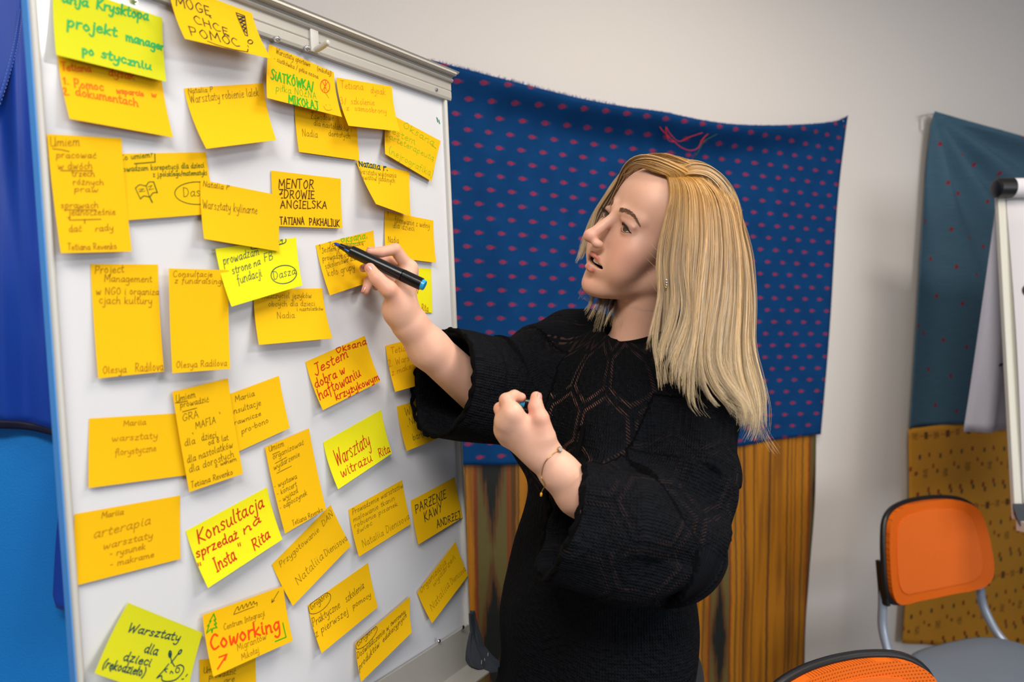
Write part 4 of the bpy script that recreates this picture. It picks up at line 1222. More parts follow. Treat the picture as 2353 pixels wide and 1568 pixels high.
ch1 = make_chair('orange mesh-backed chair with grey-blue seat standing against the mustard cloth')
def put_chair(ch, back_px, z, th):
    """stand the chair so that its backrest centre lies at that line of sight"""
    p = P(back_px[0], back_px[1], z)
    ch.rotation_euler = (0, 0, th)
    off = Vector((math.cos(th) * 0 - math.sin(th) * .235, math.sin(th) * 0 + math.cos(th) * .235, 0))
    ch.location = (p.x - off.x, p.y - off.y, 0)
put_chair(ch1, (2148, 1270), 2.06, math.radians(20))
ch2 = copy_tree(ch1)
ch2['label'] = 'orange mesh chair back rising at the picture\'s bottom edge, nearest the camera'
put_chair(ch2, (1968, 1600), 1.14, math.radians(21))
# ================================================================ organic shapes: implicit blend of soft solids, meshed by surface nets
class Frame:
    def __init__(s, o, R): s.o = np.array(o, float); s.R = np.array(R, float)      # R columns: local axes in world
    def loc(s, p): return (p - s.o) @ s.R
    def wor(s, q): return np.array(q, float) @ s.R.T + s.o


ID = Frame((0, 0, 0), np.eye(3))


class Solid:
    def __init__(s): s.ops = []

    def _add(s, fn, cw, rad, op, k): s.ops.append((fn, np.array(cw, float), rad, op, k)); return s

    def ball(s, c, r, fr=ID, op='u', k=.01, rot=None):
        """ellipsoid; r scalar or 3 radii; rot: local 3x3 axes"""
        c = np.array(c, float); r = np.array([r] * 3 if np.isscalar(r) else r, float)
        def fn(p):
            q = fr.loc(p) - c
            if rot is not None: q = q @ rot
            a = np.sqrt(((q / r) ** 2).sum(1)) + 1e-9; b_ = np.sqrt(((q / (r * r)) ** 2).sum(1)) + 1e-9
            return a * (a - 1) / b_
        return s._add(fn, fr.wor(c), r.max(), op, k)

    def cone(s, a, b, ra, rb, fr=ID, op='u', k=.01):
        a = np.array(a, float); b = np.array(b, float)
        ba = b - a; l2 = ba @ ba
        def fn(p):
            q = fr.loc(p) - a
            t = np.clip(q @ ba / l2, 0, 1)
            return np.sqrt(((q - t[:, None] * ba) ** 2).sum(1)) - (ra + (rb - ra) * t)
        return s._add(fn, fr.wor((a + b) / 2), math.sqrt(l2) / 2 + max(ra, rb), op, k)

    def chain(s, pts, rads, fr=ID, op='u', k=.01, k0=None):
        for i in range(len(pts) - 1):
            s.cone(pts[i], pts[i + 1], rads[i], rads[i + 1], fr, op, (k0 if (i == 0 and k0 is not None) else k))
        return s

    def econe(s, a, b, ra, rb, fr, sy, op='u', k=.02):
        """round cone with its local y squeezed by sy"""
        S = np.array([1, 1 / sy, 1])
        a = np.array(a, float); b = np.array(b, float)
        A, B = a * S, b * S
        ba = B - A; l2 = ba @ ba
        def fn(p):
            q = fr.loc(p) * S - A
            t = np.clip(q @ ba / l2, 0, 1)
            return (np.sqrt(((q - t[:, None] * ba) ** 2).sum(1)) - (ra + (rb - ra) * t)) * min(1, sy) * 1.1
        return s._add(fn, fr.wor((a + b) / 2), np.linalg.norm(b - a) / 2 + max(ra, rb), op, k)

    def eval(s, p, c=None, rad=0.0):
        d = np.full(len(p), 1.0)
        for fn, cw, R, op, k in s.ops:
            if c is not None and np.linalg.norm(cw - c) > R * 1.05 + rad + k + .004: continue
            e = fn(p)
            if op == 'u':
                if k > 0:
                    h = np.clip(.5 + .5 * (d - e) / k, 0, 1); d = d * (1 - h) + e * h - k * h * (1 - h)
                else: d = np.minimum(d, e)
            elif op == 's':
                if k > 0:
                    h = np.clip(.5 - .5 * (d + e) / k, 0, 1); d = d * (1 - h) - e * h + k * h * (1 - h)
                else: d = np.maximum(d, -e)
            elif op == 'd':
                d = d + e                                   # displacement
        return d

    def mesh(s, h, lo, hi, n=16, relax=1):
        lo = np.array(lo, float); hi = np.array(hi, float)
        nb = np.ceil((hi - lo) / (h * n)).astype(int)
        V, VI, F = [], [], []
        N1, N2 = int(nb[1] * n + 4), int(nb[2] * n + 4)
        ax = np.arange(-1, n + 1)
        gi, gj, gk = np.meshgrid(ax, ax, ax, indexing='ij')
        off = np.stack([gi, gj, gk], -1).reshape(-1, 3)
        m = n + 2
        half = h * n * .5
        rad = half * math.sqrt(3) + 2 * h
        cen = np.stack(np.meshgrid(*[np.arange(q) for q in nb], indexing='ij'), -1).reshape(-1, 3)
        cc = lo + (cen * n) * h + half
        dc = s.eval(cc)
        for bi in np.nonzero(np.abs(dc) < rad * 1.2 + .006)[0]:
            base = cen[bi] * n
            p = lo + (base + off) * h
            d = s.eval(p, cc[bi], rad).reshape(m, m, m)
            if d.min() > 0 or d.max() < 0: continue
            P3 = p.reshape(m, m, m, 3)
            ins = d < 0
            c8 = [(a, b_, c_) for a in (0, 1) for b_ in (0, 1) for c_ in (0, 1)]
            sl = lambda a: slice(a, m - 1 + a)
            cnt = sum(ins[sl(a), sl(b_), sl(c_)].astype(int) for a, b_, c_ in c8)
            act = (cnt > 0) & (cnt < 8)
            acc = np.zeros((m - 1, m - 1, m - 1, 3)); num = np.zeros((m - 1, m - 1, m - 1))
            for e in range(3):
                for a in (0, 1):
                    for b_ in (0, 1):
                        o0 = [0, 0, 0]; o1 = [0, 0, 0]
                        r_ = [x for x in range(3) if x != e]
                        o0[r_[0]] = o1[r_[0]] = a; o0[r_[1]] = o1[r_[1]] = b_; o1[e] = 1
                        s0_ = tuple(sl(x) for x in o0); s1_ = tuple(sl(x) for x in o1)
                        d0, d1 = d[s0_], d[s1_]
                        cr = (d0 < 0) != (d1 < 0)
                        t = np.where(cr, d0 / np.where(cr, d0 - d1, 1), 0)
                        q = P3[s0_] + (P3[s1_] - P3[s0_]) * t[..., None]
                        acc += q * cr[..., None]; num += cr
            ii = np.argwhere(act)
            gidx = ((ii[:, 0] + base[0]) * N1 + (ii[:, 1] + base[1])) * N2 + ii[:, 2] + base[2]
            V.append(acc[act] / num[act][:, None]); VI.append(gidx)
            # quads for edges whose start lies in this block's own cells (array index 1..n)
            for e in range(3):
                A = ins[1:n + 1, 1:n + 1, 1:n + 1]
                sh = [slice(1, n + 1)] * 3; sh[e] = slice(2, n + 2)
                B = ins[tuple(sh)]
                w_ = np.argwhere(A != B)
                if len(w_) == 0: continue
                flip = A[tuple(w_.T)]
                w_ = w_ + 1
                u_, v_ = (e + 1) % 3, (e + 2) % 3
                def cid(du, dv):
                    q = w_.copy(); q[:, u_] -= du; q[:, v_] -= dv
                    q = q + base
                    return (q[:, 0] * N1 + q[:, 1]) * N2 + q[:, 2]
                quad = np.stack([cid(1, 1), cid(0, 1), cid(0, 0), cid(1, 0)], 1)
                quad[~flip] = quad[~flip][:, ::-1]
                F.append(quad)
        V = np.concatenate(V); VI = np.concatenate(VI); F = np.concatenate(F)
        uq, first = np.unique(VI, return_index=True)
        V = V[first]
        F = np.searchsorted(uq, F)
        ok = (F < len(uq)).all(1)
        F = F[ok]
        for _ in range(relax):
            acc = np.zeros_like(V); cnt = np.zeros(len(V))
            for a in range(4):
                b_ = (a + 1) % 4
                np.add.at(acc, F[:, a], V[F[:, b_]]); np.add.at(cnt, F[:, a], 1)
                np.add.at(acc, F[:, b_], V[F[:, a]]); np.add.at(cnt, F[:, b_], 1)
            nz = cnt > 0
            V[nz] = V[nz] * .5 + .5 * acc[nz] / cnt[nz][:, None]
        return V, F

    def ray(s, u, v, z0, z1):
        """first surface point along the line of sight of photo position (u, v)"""
        d = np.array(P(u, v, 1) - CAM); c = np.array(CAM)
        t = z0
        for _ in range(160):
            e = float(s.eval((c + d * t)[None])[0])
            if e < .0002: break
            t += max(e * .7, .0003)
            if t > z1: break
        return Vector(c + d * t)

    def normal(s, p, e=.0008):
        p = np.array(p, float)
        o = np.stack([p + np.array(v_) * e for v_ in ((1, 0, 0), (-1, 0, 0), (0, 1, 0), (0, -1, 0), (0, 0, 1), (0, 0, -1))])
        d = s.eval(o)
        n = np.array([d[0] - d[1], d[2] - d[3], d[4] - d[5]])
        return Vector(n / (np.linalg.norm(n) + 1e-12))


def sub_mesh(V, F, keep):
    """keep faces whose corners are all kept"""
    fk = keep[F].all(1)
    F = F[fk]
    used = np.unique(F)
    re = -np.ones(len(V), int); re[used] = np.arange(len(used))
    return V[used], re[F]


def A3(v): return np.array(v, float)
# ================================================================ the woman
CAXES = np.stack([np.array(RT), np.array(FW), np.array(UP)], 1)        # columns: right, depth, up


def head_axes(a, b, c):
    fw = np.array([-math.cos(a) * math.cos(b), -math.sin(a) * math.cos(b), math.sin(b)])
    up = np.array([0, 0, 1.0]); up = up - fw * up.dot(fw); up /= np.linalg.norm(up)
    r = np.cross(fw, up)
    up2 = up * math.cos(c) + r * math.sin(c)
    return np.stack([np.cross(fw, up2), fw, up2], 1)


HD = 1.105
_s = HD / 1.16 * 1.053                                                 # fitted head size at this distance
HO = A3(CAM) + CAXES @ np.array([.2393, 1.16, .1753]) * (HD / 1.16)
HF = Frame(HO, CAXES @ head_axes(.508, .212, -.517) * 1.0)
HS = _s


def hp(x, y, z): return (x * HS, y * HS, z * HS)


head = Solid()
H_ = lambda c, r, op='u', k=.01, rot=None: head.ball(hp(*c), tuple(np.array([r] * 3 if np.isscalar(r) else r) * HS), HF, op, k, rot)
HC = lambda a, b, ra, rb, op='u', k=.01: head.cone(hp(*a), hp(*b), ra * HS, rb * HS, HF, op, k)


def rotx(a):
    c, s = math.cos(a), math.sin(a)
    return np.array([[1, 0, 0], [0, c, -s], [0, s, c]])


def roty(a):
    c, s = math.cos(a), math.sin(a)
    return np.array([[c, 0, s], [0, 1, 0], [-s, 0, c]])


def rotz(a):
    c, s = math.cos(a), math.sin(a)
    return np.array([[c, -s, 0], [s, c, 0], [0, 0, 1]])


H_((0, -.020, .034), (.0745, .094, .083))                     # cranium
H_((0, .036, .040), (.062, .050, .055), k=.02)                # forehead
H_((0, .034, -.022), (.0615, .050, .075), k=.02)              # mid face
H_((0, .030, -.072), (.050, .050, .040), k=.02)               # jaw
HC((-.056, .000, -.055), (-.020, .056, -.101), .018, .015, k=.02)   # jaw line
HC((.056, .000, -.055), (.020, .056, -.101), .018, .015, k=.02)
H_((0, .0660, -.1085), (.0200, .0160, .0150), k=.014)            # chin
for sx in (-1, 1):
    H_((sx * .040, .055, -.028), (.026, .024, .026), k=.018)  # cheek bones
    H_((sx * .037, .056, -.054), (.025, .023, .030), k=.018)  # cheeks
    HC((sx * .012, .084, .019), (sx * .042, .066, .020), .0066, .0050, k=.012)   # brow ridge
    H_((sx * .032, .092, -.001), (.0165, .0125, .0115), 's', .010)               # eye socket
    H_((sx * .0315, .0695, .0), .0152, k=.004)                # lids over the eyeball
    HC((sx * .020, .0835, .0085), (sx * .043, .0765, .0075), .0030, .0034, k=.005)  # upper lid fold
    H_((sx * .0315, .0905, -.0008), (.0140, .014, .0054), 's', .0016, roty(sx * -.06))  # opening between the lids
# nose
HC((0, .084, .010), (0, .1085, -.032), .0068, .0092, k=.011)
H_((0, .1120, -.0355), (.0092, .0090, .0088), k=.006)
for sx in (-1, 1):
    H_((sx * .0105, .0985, -.0405), (.0072, .0105, .0068), k=.006)
    H_((sx * .0052, .1060, -.0465), (.0032, .0050, .0034), 's', .002)
# mouth
H_((0, .0715, -.070), (.027, .015, .020), k=.012)
LIPU = [(-.0325, .0600, -.0605), (-.017, .0830, -.0630), (-.0055, .0908, -.0602), (0, .0905, -.0612), (.0055, .0908, -.0602), (.017, .0830, -.0630), (.0325, .0600, -.0605)]
LIPL = [(-.0318, .0595, -.0622), (-.017, .0785, -.0768), (-.006, .0850, -.0824), (0, .0855, -.0832), (.006, .0850, -.0824), (.017, .0785, -.0768), (.0318, .0595, -.0622)]
for LP, rr in ((LIPU, (.0010, .0018, .0027, .0025, .0027, .0018, .0010)), (LIPL, (.0010, .0028, .0044, .0046, .0044, .0028, .0010))):
    for i in range(6): HC(LP[i], LP[i + 1], rr[i], rr[i + 1], k=.0035)
H_((0, .0880, -.0705), (.0280, .0255, .0046), 's', .0012)
H_((0, .0840, -.0945), (.016, .006, .0040), 's', .008)        # dip under the lower lip
# ears
for sx in (-1, 1):
    H_((sx * .074, -.014, -.012), (.0075, .017, .029), k=.006, rot=rotx(.2))
    H_((sx * .080, -.010, -.008), (.005, .010, .018), 's', .004, rot=rotx(.2))
    H_((sx * .073, -.006, -.041), (.0055, .0085, .0085), k=.006)
EYES = [HF.wor(hp(sx * .0315, .0695, .0)) for sx in (-1, 1)]

# torso frame: x to her left (towards the camera), y out of the chest, z up
RS = A3(P(1312, 792, 1.30)); LS = A3(P(1640, 905, 1.045))
lat = LS - RS; lat[2] = 0; lat /= np.linalg.norm(lat)
chest = np.array([-lat[1], lat[0], 0]); chest = chest if chest @ np.array([-1, -1, 0]) > 0 else -chest
TC = A3(P(1400, 1150, 1.165))
TF = Frame((TC[0], TC[1], 0), np.stack([lat, chest, np.array([0, 0, 1.0])], 1))
NECK0 = A3(P(1492, 640, 1.115)); NECK1 = A3(P(1470, 800, 1.165))
RE = A3(P(1130, 930, 1.165)); LE = A3(P(1552, 1285, .965))
BW = lambda u, v, l: A3(bhit(u, v, l))
RW = BW(919, 712, .078); LW = A3(P(1244, 1040, .945))

body = Solid()
body.ops += head.ops
body.cone(NECK0, NECK1, .046, .049, k=.010)
NB = NECK1 - np.array([0, 0, .030])
body.cone(NB, (RS * .8 + NB * .2) - np.array([0, 0, .015]), .046, .048, k=.022)
body.cone(NB, (A3(P(1600, 925, 1.07)) * .85 + NB * .15) - np.array([0, 0, .010]), .046, .044, k=.022)
zs = lambda v, z=1.165: float(P(1400, v, z).z)
body.econe((.0, 0, zs(985)), (0, 0, zs(1150)), .125, .115, TF, .66, k=.05)
body.econe((.0, 0, zs(1150)), (0, 0, zs(1500)), .115, .150, TF, .70, k=.05)
body.ball((-.07, .060, zs(1010)), (.055, .05, .055), TF, k=.03)
body.ball((.07, .060, zs(1010)), (.055, .05, .055), TF, k=.03)
for sgn in (-1, 1):                                           # legs
    body.cone(TF.wor((sgn * .085, 0, zs(1500))), TF.wor((sgn * .075, 0, .46)), .078, .052, k=.03)
    body.cone(TF.wor((sgn * .075, 0, .46)), TF.wor((sgn * .07, -.01, .08)), .052, .034, k=.02)
    body.cone(TF.wor((sgn * .07, -.02, .045)), TF.wor((sgn * .08, .13, .025)), .030, .022, k=.02)
body.chain([RS, RE], [.043, .036], k=.03)
body.chain([A3(P(1596, 925, 1.07)), LE], [.040, .034], k=.03)

arms = Solid()


def hand_ops(S, wrist, mcps, fingers, thumb, wr=.024):
    """fingers: list of joint lists with radii; hard unions keep them apart"""
    H = Solid()
    for p, r in mcps: H.cone(wrist, p, wr * .80, r, k=.016)
    for a, b in zip(mcps, mcps[1:]): H.cone(a[0], b[0], a[1], b[1], k=.010)
    S.ops += H.ops
    S.chain([t[0] for t in thumb], [t[1] for t in thumb], k=.0035, k0=.014)
    for fg in fingers:
        S.chain([t[0] for t in fg], [t[1] for t in fg], k=.0022, k0=.004)


# ---- her right hand, writing
rm = [(BW(940, 617, .066), .0118), (BW(938, 633, .054), .0115), (BW(930, 651, .043), .0108), (BW(921, 668, .034), .0100)]
R_idx = [(rm[0][0], .0105), (BW(908, 573, .064), .0090), (BW(874, 580, .056), .0078), (BW(850, 578, .049), .0062)]
R_mid = [(rm[1][0], .0105), (BW(893, 602, .037), .0088), (BW(858, 606, .030), .0076), (BW(835, 617, .026), .0062)]
R_rng = [(rm[2][0], .0100), (BW(868, 628, .020), .0082), (BW(847, 646, .018), .0072), (BW(839, 670, .017), .0060)]
R_pky = [(rm[3][0], .0090), (BW(882, 640, .016), .0074), (BW(866, 648, .015), .0066), (BW(864, 660, .015), .0056)]
R_thb = [(BW(922, 697, .086), .0150), (BW(893, 665, .088), .0122), (BW(866, 640, .076), .0102), (BW(850, 617, .066), .0080)]
arms.chain([RE, BW(985, 800, .086), BW(940, 742, .080), RW], [.037, .0312, .0252, .0215], k=.012)
hand_ops(arms, RW, rm, [R_idx, R_mid, R_rng, R_pky], R_thb, .0220)
# ---- her left hand, holding the marker's cap
lm = [(A3(P(1177, 950, .920)), .0125), (A3(P(1163, 968, .928)), .0120), (A3(P(1160, 988, .940)), .0112), (A3(P(1166, 1006, .952)), .0100)]
L_idx = [(lm[0][0], .0115), (A3(P(1163, 920, .928)), .0094), (A3(P(1182, 910, .940)), .0080), (A3(P(1198, 914, .944)), .0066)]
L_mid = [(lm[1][0], .0110), (A3(P(1150, 940, .940)), .0092), (A3(P(1172, 932, .962)), .0080), (A3(P(1196, 936, .966)), .0066)]
L_rng = [(lm[2][0], .0105), (A3(P(1152, 962, .958)), .0088), (A3(P(1174, 955, .978)), .0078), (A3(P(1198, 958, .978)), .0064)]
L_pky = [(lm[3][0], .0092), (A3(P(1162, 986, .972)), .0078), (A3(P(1182, 980, .984)), .0068), (A3(P(1202, 982, .980)), .0058)]
L_thb = [(A3(P(1250, 1000, .932)), .0150), (A3(P(1241, 962, .926)), .0118), (A3(P(1231, 936, .930)), .0100), (A3(P(1232, 913, .936)), .0078)]
arms.chain([LE, A3(P(1330, 1132, .950)), A3(P(1284, 1084, .946)), LW], [.036, .0310, .0255, .0215], k=.012)
hand_ops(arms, LW, lm, [L_idx, L_mid, L_rng, L_pky], L_thb, .0215)

# ---- skin
m, nt, b = new_mat('skin')
g = NG(nt)
at = nt.nodes.new('ShaderNodeAttribute'); at.attribute_name = 'tint'
tc = nt.nodes.new('ShaderNodeTexCoord')
mo = g.noise(tc.outputs['Object'], 60, 4)
mul = nt.nodes.new('ShaderNodeVectorMath'); mul.operation = 'SCALE'
nt.links.new(at.outputs['Color'], mul.inputs[0]); nt.links.new(g.add(.93, g.mul(mo, .14)), mul.inputs['Scale'])
nt.links.new(mul.outputs[0], b.inputs['Base Color'])
b.inputs['Roughness'].default_value = .48
b.inputs['Specular IOR Level'].default_value = .4
b.inputs['Subsurface Weight'].default_value = .18
b.inputs['Subsurface Radius'].default_value = (1.0, .35, .18)
b.inputs['Subsurface Scale'].default_value = .006
g.bump(g.noise(tc.outputs['Object'], 900, 2), .06, .0006, b)
M_skin = m

PERSON = empty('person', (TC[0], TC[1], 0))
tag(PERSON, 'person in a black lace-knit jumper writing on an orange note with a marker', 'person')

hb = HF.wor((0, .01, 0))
V1, F1 = body.mesh(.0017, hb - .145, hb + .145, relax=1)
nv = (NECK1 - NECK0) / np.linalg.norm(NECK1 - NECK0)
cutp = NECK0 + (NECK1 - NECK0) * .30
V1, F1 = sub_mesh(V1, F1, ((V1 - cutp) @ nv < .002) | (HF.loc(V1)[:, 1] > .03))
lo = np.minimum.reduce([LS, RS, RE, LE, TF.wor((0, 0, .0))]) - np.array([.18, .18, .0]); hi = np.maximum.reduce([LS, RS, LE, NECK0]) + .12
lo[2] = 0
V2, F2 = body.mesh(.0060, lo, hi, relax=1)
V2, F2 = sub_mesh(V2, F2, (V2 - cutp) @ nv > -.004)
armv = []
for pts in ([LE, LW, *[t[0] for t in L_idx], *[t[0] for t in L_pky]], [RE, RW, *[t[0] for t in R_idx], *[t[0] for t in R_rng]]):
    a = np.array(pts)
    armv.append(arms.mesh(.0016, a.min(0) - .055, a.max(0) + .055, relax=1))


def tint_of(V):
    base = np.array(srgb(226, 176, 152)[:3])
    col = np.tile(base, (len(V), 1))
    L = HF.loc(V) / HS
    def blend(mask, c):
        nonlocal col
        mask = np.clip(mask, 0, 1)[:, None]
        col = col * (1 - mask) + np.array(srgb(*c)[:3]) * mask
    x, y, z = L[:, 0], L[:, 1], L[:, 2]
    ax = np.abs(x)
    for c, r, cc, am in (((.042, .062, -.035), .026, (226, 150, 136), .55), ((0, .112, -.034), .016, (224, 140, 124), .5), ((0, .078, -.108), .018, (226, 152, 132), .45)):
        d2 = ((ax - c[0]) ** 2 + (y - c[1]) ** 2 + (z - c[2]) ** 2) / r ** 2
        blend(np.exp(-d2) * am, cc)
    # eye make-up around the lids
    d2 = ((ax - .032) / .020) ** 2 + ((z - .005) / .011) ** 2
    blend(np.exp(-d2 * 1.3) * (y > .05) * .50, (150, 104, 88))
    # lips
    near = np.nonzero((ax < .032) & (y > .06) & (z < -.05) & (z > -.095))[0]
    Q = L[near]
    best = np.full(len(near), 9.0)
    for LP, rr in ((LIPU, .0028), (LIPL, .0048)):
        for i in range(6):
            a, b_ = np.array(LP[i]), np.array(LP[i + 1]); ba = b_ - a
            t = np.clip((Q - a) @ ba / (ba @ ba), 0, 1)
            taper = 1 - .55 * np.abs((i + t) - 3) / 3
            best = np.minimum(best, np.linalg.norm(Q - a - t[:, None] * ba, axis=1) - rr * taper)
    lm_ = np.zeros(len(V)); lm_[near] = np.clip((.0020 - best) / .0014, 0, 1)
    blend(lm_ * .8, (200, 104, 94))
    blend(np.clip((.080 - y) / .003, 0, 1) * (ax < .024) * (np.abs(z + .0705) < .0066) * (y > .04), (70, 24, 24))
    # knuckles and fingertips a little redder
    for J in (R_idx, R_mid, R_rng, R_pky, R_thb, L_idx, L_mid, L_thb):
        for p, r in J[1:]:
            d2 = ((V - p) ** 2).sum(1) / (r * 1.5) ** 2
            blend(np.exp(-d2) * .45, (214, 134, 112))
    return col


Vb = np.concatenate([V1, V2, armv[0][0], armv[1][0]])
o1 = len(V1); o2 = o1 + len(V2); o3 = o2 + len(armv[0][0])
Fb = np.concatenate([F1, F2 + o1, armv[0][1] + o2, armv[1][1] + o3])
BODY = mesh_obj('body', Vb, Fb, M_skin, PERSON)
ca = BODY.data.color_attributes.new('tint', 'FLOAT_COLOR', 'POINT')
ca.data.foreach_set('color', np.concatenate([tint_of(Vb), np.ones((len(Vb), 1))], 1).astype(np.float32).ravel())

# ---- eyes
m, nt, b = new_mat('eye_gloss')
at = nt.nodes.new('ShaderNodeAttribute'); at.attribute_name = 'tint'
nt.links.new(at.outputs['Color'], b.inputs['Base Color'])
b.inputs['Roughness'].default_value = .08
M_eye = m
gaze = HF.R @ np.array([-.02, 1.0, .03]); gaze = gaze / np.linalg.norm(gaze)
for ec in EYES:
    vs, fs, cs = [], [], []
    n1, n2 = 24, 32
    gx = np.cross(gaze, [0, 0, 1]); gx /= np.linalg.norm(gx); gy = np.cross(gx, gaze)
    for i in range(n1 + 1):
        th = math.pi * i / n1 * .62
        for j in range(n2):
            ph = 2 * math.pi * j / n2
            d = gaze * math.cos(th) + (gx * math.cos(ph) + gy * math.sin(ph)) * math.sin(th)
            vs.append(ec + d * .0128 * HS)
            a = math.sin(th) * .0128
            cs.append(srgb(8, 8, 8) if a < .0022 else (srgb(70, 66, 54) if a < .0052 else (srgb(36, 34, 30) if a < .0060 else srgb(214, 204, 198))))
    for i in range(n1):
        for j in range(n2): fs.append((i * n2 + j, i * n2 + (j + 1) % n2, (i + 1) * n2 + (j + 1) % n2, (i + 1) * n2 + j))
    e = mesh_obj('eye', np.array(vs), fs, M_eye, BODY)
    ca = e.data.color_attributes.new('tint', 'FLOAT_COLOR', 'POINT')
    ca.data.foreach_set('color', np.array(cs, np.float32).ravel())
    if False: pass
M_teeth = plain('teeth', srgb(232, 222, 206), .25)
mt = MB()
for k in range(-5, 5):
    a0, a1 = (k + .06) / 5.5, (k + .94) / 5.5
    pts = []
    for a in (a0, (a0 + a1) / 2, a1):
        pts.append((.0230 * a, .0825 - .017 * a * a))
    hb_ = .0090 - .002 * abs(k + .5) / 5
    top_ = -.0625
    vs = [HF.wor(hp(x, y, z)) for z in (top_, top_ - hb_) for x, y in pts] + [HF.wor(hp(x, y - .004, z)) for z in (top_, top_ - hb_) for x, y in pts]
    mt.add(vs, [(0, 1, 4, 3), (1, 2, 5, 4), (3, 4, 10, 9), (4, 5, 11, 10), (0, 3, 9, 6), (2, 8, 11, 5)])
tag(mt.build('teeth', M_teeth, BODY), kind='stuff')


def on_face(x, z, off=0.0):
    """local face position (x, z) pushed onto the skin from the front"""
    y = .135
    d = HF.R[:, 1]
    p = HF.wor(hp(x, y, z))
    for _ in range(80):
        e = float(body.eval(p[None])[0])
        if e < .0003: break
        p = p - d * max(e * .6, .0003)
    n = body.normal(p)
    return Vector(p) + n * off, n


M_brow = plain('brow_hair', srgb(112, 80, 60), .8)
M_lash = plain('lash', srgb(20, 14, 12), .6)
rb = random.Random(5)
for sx in (-1, 1):
    arc = [(.0125, .0200, .0032), (.0200, .0222, .0036), (.0300, .0236, .0032), (.0390, .0208, .0022), (.0462, .0150, .0010)]
    cc = catmull(arc, 5)
    pn = [on_face(sx * x, z) for x, z, hw in cc]
    mbw = MB()
    for k in range(len(cc) - 1):
        p0, n0 = pn[k]; tg = (pn[k + 1][0] - p0).normalized(); bt = n0.cross(tg).normalized()
        if bt.dot(Vector(HF.R[:, 2])) < 0: bt = -bt
        for q_ in range(11):
            a_ = rb.uniform(-1, 1)
            st_ = p0 + tg * rb.uniform(-.001, .0018) + bt * a_ * cc[k][2] * HS
            d_ = (tg + bt * (rb.uniform(-.1, .35) - a_ * .45)).normalized()
            ln_ = rb.uniform(.0028, .0050)
            mbw.tube([st_ + n0 * .0002, st_ + d_ * ln_ * .5 + n0 * .0007, st_ + d_ * ln_ + n0 * .0002], [.00032, .0003, .00014], 3, cap=False)
    tag(mbw.build('eyebrow', M_brow, BODY), kind='stuff')
    ml = MB()
    EC = EYES[0 if sx < 0 else 1]
    lid = []
    for k in range(21):
        t = k / 20
        x = .0182 + .0265 * t
        zz = .0052 * math.sin(math.pi * min(1, t * .98 + .02)) - .0008 - .001 * t
        p = HF.wor(hp(sx * x, .0695 + math.sqrt(max(0, .0149 ** 2 - (x - .0315) ** 2 - zz ** 2)) , zz))
        lid.append(Vector(p))
    ml.tube(lid, [.0005 + .0005 * math.sin(math.pi * k / 20) + .0003 * k / 20 for k in range(21)], 6)
    for k in range(2, 21):
        p = lid[k]; t = k / 20
        out = Vector(HF.R @ np.array([sx * (.25 + .6 * t) * 1.0, 1.0, .30]))
        up_ = Vector(HF.R[:, 2])
        ln = .0040 + .0035 * t
        ml.tube([p, p + out.normalized() * ln * .6 + up_ * ln * .1, p + out.normalized() * ln + up_ * ln * .55], [.0003, .00025, .0001], 4, cap=False)
    low = []
    for k in range(15):
        t = k / 14
        x = .0195 + .0245 * t
        zz = -.0042 * math.sin(math.pi * t) - .0018
        low.append(Vector(HF.wor(hp(sx * x, .0695 + math.sqrt(max(0, .0150 ** 2 - (x - .0315) ** 2 - zz ** 2)), zz))))
    ml.tube(low, .00035, 5)
    tag(ml.build('eyelashes', M_lash, BODY), kind='stuff')

# ---- nails
M_nail = plain('nail', srgb(222, 150, 138), .2)


def nail(joints, toward, size=.0052):
    a, b_ = joints[-2][0], joints[-1][0]
    r = joints[-1][1]
    ax_ = (b_ - a) / np.linalg.norm(b_ - a)
    t = A3(toward); t = t - ax_ * (t @ ax_); t /= np.linalg.norm(t)
    sd = np.cross(ax_, t)
    vs, fs = [], []
    n1, n2 = 7, 9
    for i in range(n1 + 1):
        for j in range(n2 + 1):
            u_ = -1 + 2 * i / n1; v_ = -1 + 2 * j / n2
            wv = size * .80 * (1 - .25 * max(0, u_) ** 3) * v_
            an = wv / r
            p = b_ - ax_ * .001 + ax_ * (u_ * size) + (t * math.cos(an) + sd * math.sin(an)) * (r * 1.035 - max(0, u_) ** 2 * .0011)
            vs.append(p)
    for i in range(n1):
        for j in range(n2):
            k = i * (n2 + 1) + j
            fs.append((k, k + 1, k + n2 + 2, k + n2 + 1))
    o = mesh_obj('nail', np.array(vs), fs, M_nail, BODY)
    md = o.modifiers.new('thickness', 'SOLIDIFY'); md.thickness = .0006; md.offset = 0


cv = -A3(FW)
nail(R_thb, cv + A3(UP) * .6 - A3(RT) * .3, .0062)
nail(R_idx, A3(UP) * 1.0 + cv * .3, .0050)
nail(R_rng, cv - A3(RT) * .5, .0050)
nail(R_mid, cv - A3(RT) * .3 , .0050)
nail(L_thb, cv + A3(RT) * .8, .0055)
# ================================================================ her clothes
knit = Solid()
K3 = lambda u, v, z: A3(P(u, v, z))
NS = NECK1 + np.array([0, 0, -.012])
def cut_end(c, n, r=.16):
    """trim everything beyond a cuff plane, near the cuff only"""
    c = np.array(c); n = np.array(n)
    def fn(p):
        q = p - c
        pl = -(q @ n)
        ra = np.sqrt(np.maximum(0, (q * q).sum(1) - (q @ n) ** 2)) - r
        far = q @ n - .10
        return np.maximum(np.maximum(pl, ra), far)
    knit._add(fn, c + n * .05, r + .05, 's', .002)


